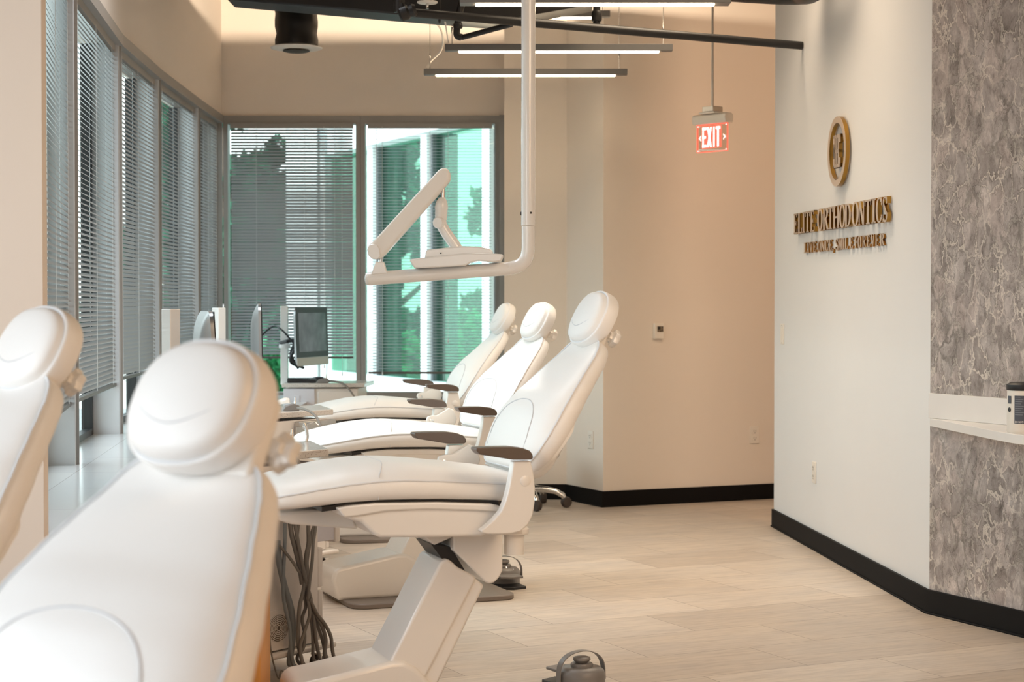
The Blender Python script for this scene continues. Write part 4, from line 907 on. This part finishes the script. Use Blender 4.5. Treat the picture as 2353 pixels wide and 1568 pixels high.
# ------------------------------------------------------------ exit sign
ez = at(1637, 285, 10.5)
es = empty('exit_sign', 'red lit EXIT sign hanging on a metal rod', 'exit sign', (ez.x, 10.5, 0), R(-48))
zc = ez.z; Wd, Hd = .235, .162
obj('rod', MB().tube([(0, 0, zc + .10), (0, 0, TOP)], .0075, 12), STEEL, es)
obj('junction_box', MB().box((0, 0, zc + .085), (.085, .085, .032)), STEEL, es, bevel=.002)
obj('canopy', MB().box((0, 0, zc + .062), (.12, .11, .010)), WHITE, es, bevel=.003)
obj('housing', MB().prism([(-.030, zc + .0), (.030, zc + .0), (.038, zc + .03), (.034, zc + .050), (.020, zc + .058), (-.020, zc + .058), (-.034, zc + .050), (-.038, zc + .03)], -.13, .13, 'x'), WHITE, es, bevel=.003)
for x, z in ((.06, .04), (.095, .04), (.06, .012), (.095, .012)): pass
pa = obj('panel', MB().box((0, 0, zc - Hd / 2), (Wd, .006, Hd)), CLEAR, es)
ed = MB()
for x in (-Wd / 2, Wd / 2): ed.box((x, 0, zc - Hd / 2), (.004, .007, Hd))
for z in (zc - .003, zc - Hd): ed.box((0, 0, z), (Wd, .007, .004))
obj('edge_glow', ed, RED, es)
def rects(mb, rs, x0, z0, sx_, sz_, y0, y1):
    for poly in rs: mb.prism([(x0 + x * sx_, z0 + z * sz_) for x, z in poly], y0, y1, 'y')
def rc(a, b, c, d): return [(a, b), (c, b), (c, d), (a, d)]
EX = {'E': [rc(0, 0, .34, 1), rc(0, 0, 1, .13), rc(0, .87, 1, 1), rc(0, .44, .85, .57)], 'X': [[(0, 0), (.36, 0), (1, 1), (.64, 1)], [(.64, 0), (1, 0), (.36, 1), (0, 1)]], 'I': [rc(.3, 0, .75, 1)], 'T': [rc(.32, 0, .68, 1), rc(0, .86, 1, 1)]}
rdm = MB(); wm = MB(); x = -.075
for c_, wch in (('E', .036), ('X', .042), ('I', .026), ('T', .040)):
    rects(wm, EX[c_], x, zc - .135, wch * .9, .118, -.0045, -.0032)
    rects(rdm, [rc(-.12, -.04, 1.12, 1.04)] if c_ != 'I' else [rc(0, -.04, 1, 1.04)], x, zc - .135, wch * .9, .118, -.0031, -.0026); x += wch
obj('exit_letters', wm, EXITW, es)
obj('red_outline', rdm, RED, es)
ar = MB(); rects(ar, [[(1, 1), (0, .5), (1, 0), (1, .25), (.5, .5), (1, .75)]], -.103, zc - .098, .018, .036, -.0045, -.0032); rects(ar, [[(0, 1), (1, .5), (0, 0), (0, .25), (.5, .5), (0, .75)]], .088, zc - .098, .018, .036, -.0045, -.0032)
obj('arrows', ar, EXITW, es)
dt = MB()
for x in (-Wd / 2 + .008, Wd / 2 - .008):
    for z in (zc - .010, zc - Hd + .008): dt.lathe([(.004, 0), (.003, .003), (0, .003)], n=10, M=Matrix.Translation((x, -.003, z)) @ Matrix.Rotation(R(90), 4, 'X'))
obj('rivets', dt, EXITW, es)

# ------------------------------------------------------------ lettering on the right wall
def ell(cx, cz, rx, rz, a0, a1, n=14): return [(cx + rx * math.cos(R(a0 + (a1 - a0) * k / n)), cz + rz * math.sin(R(a0 + (a1 - a0) * k / n))) for k in range(n + 1)]
def arc(cx, cz, rx, rz, tx, tz, a0, a1, n=12):
    o_ = ell(cx, cz, rx, rz, a0, a1, n); i_ = ell(cx, cz, rx - tx, rz - tz, a0, a1, n)
    return [[o_[k], o_[k + 1], i_[k + 1], i_[k]] for k in range(n)]
sf = .055
G = {
 'E': [rc(.12, 0, .42, 1), rc(0, 0, .92, .075), rc(0, .925, .86, 1), rc(.42, .475, .66, .545), rc(.76, .80, .86, 1), [(.84, 0), (.92, 0), (1, .24), (.90, .24)], rc(.58, .40, .68, .62)],
 'F': [rc(.12, 0, .44, 1), rc(0, 0, .58, .06), rc(0, .925, .90, 1), rc(.42, .475, .68, .545), rc(.80, .78, .92, 1), rc(.60, .39, .70, .63)],
 'L': [rc(.12, 0, .42, 1), rc(0, 0, .92, .075), rc(0, .94, .56, 1), [(.82, 0), (.92, 0), (1, .26), (.88, .26)]],
 'I': [rc(.26, 0, .74, 1), rc(.02, 0, .98, .07), rc(.02, .93, .98, 1)],
 'T': [rc(.36, 0, .64, 1), rc(.22, 0, .78, .06), rc(0, .925, 1, 1), rc(0, .75, .09, 1), rc(.91, .75, 1, 1)],
 'H': [rc(.08, 0, .32, 1), rc(.68, 0, .92, 1), rc(.3, .46, .7, .54), rc(0, 0, .40, .06), rc(.60, 0, 1, .06), rc(0, .94, .40, 1), rc(.60, .94, 1, 1)],
 'O': arc(.5, .5, .5, .52, .27, .07, 0, 360, 26),
 'D': [rc(.06, 0, .32, 1), rc(0, 0, .4, .06), rc(0, .94, .4, 1)] + arc(.38, .5, .62, .5, .28, .07, -90, 90, 14),
 'R': [rc(.06, 0, .32, 1), rc(0, 0, .42, .06), rc(0, .94, .4, 1), [(.38, .5), (.62, .5), (1.0, 0), (.72, 0)], rc(.7, 0, 1.04, .06)] + arc(.36, .735, .54, .265, .26, .065, -90, 90, 12),
 'N': [rc(.08, 0, .20, 1), rc(.80, 0, .92, 1), [(.02, 1), (.32, 1), (.92, 0), (.66, 0)], rc(0, 0, .30, .05), rc(.68, .95, 1, 1)],
 'M': [rc(.06, 0, .16, 1), rc(.74, 0, .94, 1), [(.04, 1), (.28, 1), (.56, 0), (.44, 0)], [(.44, 0), (.56, 0), (.86, 1), (.74, 1)], rc(0, 0, .24, .05), rc(.66, 0, 1, .05), rc(.74, .95, 1, 1)],
 'V': [[(.06, 1), (.34, 1), (.62, 0), (.46, 0)], [(.46, 0), (.60, 0), (.94, 1), (.80, 1)], rc(0, .95, .42, 1), rc(.68, .95, 1, 1)],
 'C': arc(.54, .5, .54, .52, .28, .07, 42, 318, 22) + [[(.86, .70), (.98, .66), (.98, 1), (.90, 1)], rc(.84, .12, .96, .30)],
 'S': arc(.47, .745, .42, .27, .24, .07, 30, 200, 12) + arc(.53, .26, .44, .28, .24, .07, -150, 20, 12) + [[(.06, .70), (.30, .72), (.95, .32), (.74, .24)], rc(.78, .72, .88, 1.0), rc(.06, .0, .16, .30)],
 ',': [rc(.2, 0, .8, .14), [(.5, 0), (.8, 0), (.5, -.22), (.3, -.22)]],
}
def wall_frame(off): return RA + RN * off
def on_right_wall(px, py, off):
    q = on_plane(px, py, wall_frame(off), RN); return (Vector((q.x, q.y)) - RA).dot(RD), q.z
def letter_line(name, label, text, spans, crop, yt, yb, off0, off1, sideM):
    """spans: left/right picture columns of each letter; yt/yb: two (column,row) pairs giving the top and bottom lines"""
    t = empty(name, label, 'wall lettering', (RA.x, RA.y, 0), math.atan2(RD.y, RD.x))
    ox, oy, sc = crop; cy = lambda x, l: l[0][1] + (l[1][1] - l[0][1]) * (x - l[0][0]) / (l[1][0] - l[0][0])
    i = 0
    for ch_ in text:
        if ch_ == ' ': continue
        a, b = spans[i]; i += 1
        u0, zt_ = on_right_wall(ox + a / sc, oy + cy(a, yt) / sc, off1); u1, _ = on_right_wall(ox + b / sc, oy + cy(b, yt) / sc, off1); _, zb_ = on_right_wall(ox + a / sc, oy + cy(a, yb) / sc, off1)
        mb = MB(); fc = MB()
        for poly in G[ch_]:
            P = [(u0 + x * (u1 - u0), zb_ + z * (zt_ - zb_)) for x, z in poly]
            mb.prism(P, -off1 + .001, -off0, 'y'); fc.prism(P, -off1 - .0002, -off1 + .001, 'y')
        lo = obj('letter', mb, sideM, t, smooth=30); obj('letter_face', fc, BRONZE, lo, smooth=30)
    return t
# local y axis of the frame points away from the room side, so depth is negative there
CR4 = (1810, 430, 2353 / 260)
SP1 = [(125, 200), (208, 300), (305, 355), (362, 458), (468, 556), (615, 725), (732, 845), (835, 935), (940, 1072), (1072, 1195), (1190, 1312), (1328, 1475), (1472, 1597), (1602, 1732), (1745, 1828), (1832, 1962), (1972, 2070)]
letter_line('main_lettering', 'large gold and bronze letters reading ELITE ORTHODONTICS on the right wall', 'ELITE ORTHODONTICS', SP1, CR4, ((125, 562), (2070, 188)), ((125, 985), (2070, 716)), .006, .026, GOLD)
SP2 = [(335, 405), (412, 440), (445, 520), (528, 585), (618, 688), (690, 770), (775, 845), (852, 918), (925, 958), (985, 1050), (1052, 1130), (1138, 1172), (1182, 1250), (1285, 1352), (1388, 1448), (1455, 1530), (1555, 1622), (1638, 1712), (1722, 1802), (1822, 1888), (1920, 2005)]
letter_line('tagline_lettering', 'small gold letters reading LIVE ONCE, SMILE FOREVER under the larger sign line', 'LIVE ONCE, SMILE FOREVER', SP2, CR4, ((335, 1160), (2000, 955)), ((335, 1378), (2000, 1215)), .002, .012, ORANGE_G)
# round emblem with two letters E back to back
em = empty('round_emblem', 'gold ring emblem holding a double letter E above the sign letters', 'wall emblem', (RA.x, RA.y, 0), math.atan2(RD.y, RD.x))
CR3 = (1880, 250, 7.84)
u0, zc_ = on_right_wall(CR3[0] + 170 / CR3[2], CR3[1] + 770 / CR3[2], .028); u1, _ = on_right_wall(CR3[0] + 497 / CR3[2], CR3[1] + 770 / CR3[2], .028)
uc, _zt = on_right_wall(CR3[0] + 345 / CR3[2], CR3[1] + 135 / CR3[2], .028); _, _zb = on_right_wall(CR3[0] + 315 / CR3[2], CR3[1] + 1403 / CR3[2], .028)
uc = (u0 + u1) / 2; ru = (u1 - u0) / 2; rz_ = (_zt - _zb) / 2; zc_ = (_zt + _zb) / 2
def ring_mb(y0, y1, tu, tz):
    n = 64; rg = []
    for k in range(n):
        a = 2 * math.pi * k / n; c, s_ = math.cos(a), math.sin(a)
        rg.append([(uc + ru * c, y0, zc_ + rz_ * s_), (uc + ru * c, y1, zc_ + rz_ * s_), (uc + (ru - tu) * c, y1, zc_ + (rz_ - tz) * s_), (uc + (ru - tu) * c, y0, zc_ + (rz_ - tz) * s_)])
    return MB().rings(rg, False, True)
tw = rz_ * .185
obj('ring', ring_mb(-.027, -.008, tw, tw), GOLD, em, smooth=40); obj('ring_face', ring_mb(-.0285, -.0271, tw, tw), BRONZE, em)
mb = MB(); fc = MB(); eu = ru * .80; ez0, ez1 = zc_ - rz_ * .46, zc_ + rz_ * .48
DE = [rc(.42, 0, .58, 1), rc(0, .90, 1, 1), rc(0, 0, 1, .10), rc(.2, .44, .8, .55), rc(0, .74, .16, 1), rc(.84, .74, 1, 1), rc(0, 0, .16, .28), rc(.84, 0, 1, .28), rc(.20, 0, .34, 1), rc(.66, .1, .80, .9)]
for poly in DE:
    P = [(uc - eu / 2 + x * eu, ez0 + z * (ez1 - ez0)) for x, z in poly]; mb.prism(P, -.026, -.008, 'y'); fc.prism(P, -.0272, -.026, 'y')
obj('letter', mb, GOLD, em); obj('letter_face', fc, BRONZE, em)

# ------------------------------------------------------------ wall plates and thermostat
def plate(name, label, cat, c, nrm, kind):
    rz = math.atan2(nrm[1], nrm[0]) + math.pi / 2
    t = empty(name, label, cat, (c[0], c[1], c[2]), rz, 'white electrical plates on the walls' if kind != 'thermo' else None)
    if kind == 'thermo':
        obj('case', MB().box((0, -.012, 0), (.068, .024, .098)), WHITE, t, bevel=.004)
        obj('display', MB().box((.006, -.0246, .012), (.042, .0012, .036)), mat('thermostat_face', (.20, .15, .10), .4, noise=.05), t)
        obj('dial', MB().box((-.003, -.0256, .018), (.020, .0012, .018)), DARKSCR, t, bevel=.002)
        obj('buttons', MB().box((.020, -.0256, .022), (.007, .0012, .009)).box((.020, -.0256, .006), (.007, .0012, .009)).box((.008, -.0256, -.001), (.008, .0012, .007)), SLOT, t); return t
    obj('cover', MB().box((0, -.003, 0), (.070, .006, .112)), WHITE, t, bevel=.003)
    if kind == 'outlet':
        for z in (.022, -.022):
            s = obj('socket', MB().box((0, -.0072, z), (.034, .0028, .030)), WHITE, t, bevel=.001)
            obj('slots', MB().box((-.007, -.0088, z + .004), (.0025, .001, .010)).box((.007, -.0088, z + .004), (.0025, .001, .010)).box((0, -.0088, z - .008), (.005, .001, .005)), SLOT, s)
    else:
        obj('rocker', MB().box((0, -.0075, 0), (.034, .005, .066)), WHITE, t, bevel=.001)
        obj('screws', MB().box((0, -.0065, .048), (.005, .002, .002)).box((0, -.0065, -.048), (.005, .002, .002)), SLOT, t)
    return t
BD = Vector((1.70 - .562, 11.48 - 10.98)).normalized(); BN = Vector((BD.y, -BD.x))
q = on_plane(1511, 761, (.562, 10.98), BN); plate('thermostat', 'small white thermostat with dark display on the beige wall', 'thermostat', q, BN, 'thermo')
q = on_plane(1733, 1000, (.562, 10.98), BN); plate('wall_outlet', 'white wall outlet low on the beige wall near the right wall corner', 'wall outlet', q, BN, 'outlet')
CDv = Vector((.562 - .350, 10.98 - 11.42)).normalized(); CN = Vector((CDv.y, -CDv.x)); CN = CN if CN.x < 0 else -CN
q = on_plane(1358, 1011, (.350, 11.42), CN); plate('wall_outlet', 'white wall outlet on the narrow grey wall face behind the nearest chair back', 'wall outlet', q, CN, 'outlet')
q = on_plane(1872, 1086, tuple(RA), RN); plate('wall_outlet', 'white wall outlet low on the right wall under the sign', 'wall outlet', q, RN, 'outlet')
q = on_plane(1799, 768, tuple(RA), RN); plate('light_switch', 'white light switch at the far edge of the right wall', 'light switch', q, RN, 'switch')

# ------------------------------------------------------------ quartz counter in the stone wall, wipes tub
cz = .792
FN = Vector((FD.y, -FD.x)); FN = FN if FN.x < 0 else -FN
cf = [(1.685, 7.190), (1.715, 6.86), (1.745, 6.50), (1.768, 6.32), (1.785, 6.25), (1.815, 6.17), (2.05, 5.68), (2.30, 5.16)]
ct = obj('counter', MB().prism(cf + [tuple(RB + FD * 2.2 + FN * .003), tuple(RB + FD * .01 + FN * .003)], cz - .034, cz), QUARTZW, bevel=.003); tag(ct, 'white quartz counter top projecting from the stone papered wall', 'counter')
bs0, bs1 = RB + FD * .004, RB + FD * 1.25
bs = obj('backsplash', MB().prism([tuple(bs0), tuple(bs1), tuple(bs1 + FN * .012), tuple(bs0 + FN * .012)], cz + .0005, .893), QUARTZW, bevel=.001); tag(bs, 'white quartz backsplash strip along the stone papered wall', 'backsplash')
tb = empty('wipes_tub', 'white round tub of wipes with black lid at the right edge of the counter', 'tub', (1.828, 6.37, cz))
TR = .058
obj('tub_body', MB().lathe([(TR - .004, 0), (TR - .001, .004), (TR, .012), (TR - .001, .155)], n=48), WHITE, tb)
obj('lid', MB().lathe([(TR + .001, .152), (TR + .002, .154), (TR + .002, .172), (TR - .006, .176), (TR - .012, .180), (0, .181)], n=48), BLACK, tb)
def wrap(a0, a1, z0, z1, r, m, name, n=14):
    rg = [[((r + d) * math.cos(a), (r + d) * math.sin(a), z) for d, z in ((0, z0), (.0006, z0), (.0006, z1), (0, z1))] for a in [R(a0 + (a1 - a0) * k / n) for k in range(n + 1)]]
    return obj(name, MB().rings(rg), m, tb)
ca = -(math.degrees(math.atan2(6.37, 1.828)))      # towards the camera
base_a = 180 + math.degrees(math.atan2(6.37, 1.828))
DG = mat('label_grey', (.07, .075, .095), .5, noise=.05)
wrap(base_a - 32, base_a + 45, .035, .134, TR, DG, 'grey_label'); wrap(base_a - 66, base_a - 47, .105, .132, TR, DG, 'small_label')
lt_ = MB()
for k in range(9):
    z = .128 - k * .0078; a0 = base_a - 29; a1 = base_a - 10 + 14 * ((k * 37) % 10) / 10
    rg = [[((TR + .0007 + d) * math.cos(a), (TR + .0007 + d) * math.sin(a), zz) for d, zz in ((0, z), (.0003, z), (.0003, z + .0012), (0, z + .0012))] for a in [R(a0 + (a1 - a0) * j / 8) for j in range(9)]]
    lt_.rings(rg)
obj('label_lines', lt_, mat('label_line', (.30, .31, .33), .5, noise=.02), tb)
def curved_text(s, a_start, z, size, r, m, name):
    cu = bpy.data.curves.new(name, 'FONT'); cu.body = s; cu.size = size; cu.extrude = .0002
    to = bpy.data.objects.new(name, cu); me = bpy.data.meshes.new_from_object(to); bpy.data.objects.remove(to)
    for v in me.vertices:
        a = R(a_start) + v.co.x * .72 / r; rr = r + .0009 + v.co.z; v.co = Vector((rr * math.cos(a), rr * math.sin(a), z + v.co.y))
    me.materials.append(m); o_ = bpy.data.objects.new(name, me); COL.objects.link(o_); o_.parent = tb; return o_
curved_text('DO NOT FLUSH', base_a - 30, .0375, .010, TR, mat('label_text', (.75, .72, .68), .5, noise=.01), 'label_text')
obj('round_mark', MB().lathe([(.0085, 0), (.0085, .0006), (.004, .0007), (.004, .0002), (.001, .0002)], n=20, M=Matrix.Translation((TR * math.cos(R(base_a - 56)), TR * math.sin(R(base_a - 56)), .083)) @ Matrix.Rotation(R(base_a - 56), 4, 'Z') @ Matrix.Rotation(R(90), 4, 'Y')), BLACK, tb)

# ------------------------------------------------------------ sliver of orange wood behind the foreground chair
wbx = obj('wooden_crate', MB().box((-.885, 5.30, .24), (.30, .22, .41)), WOOD, bevel=.004); wbx.rotation_euler = (0, 0, 0)
tag(wbx, 'orange brown wooden crate, only a sliver showing at the bottom beside the foreground chair', 'crate')
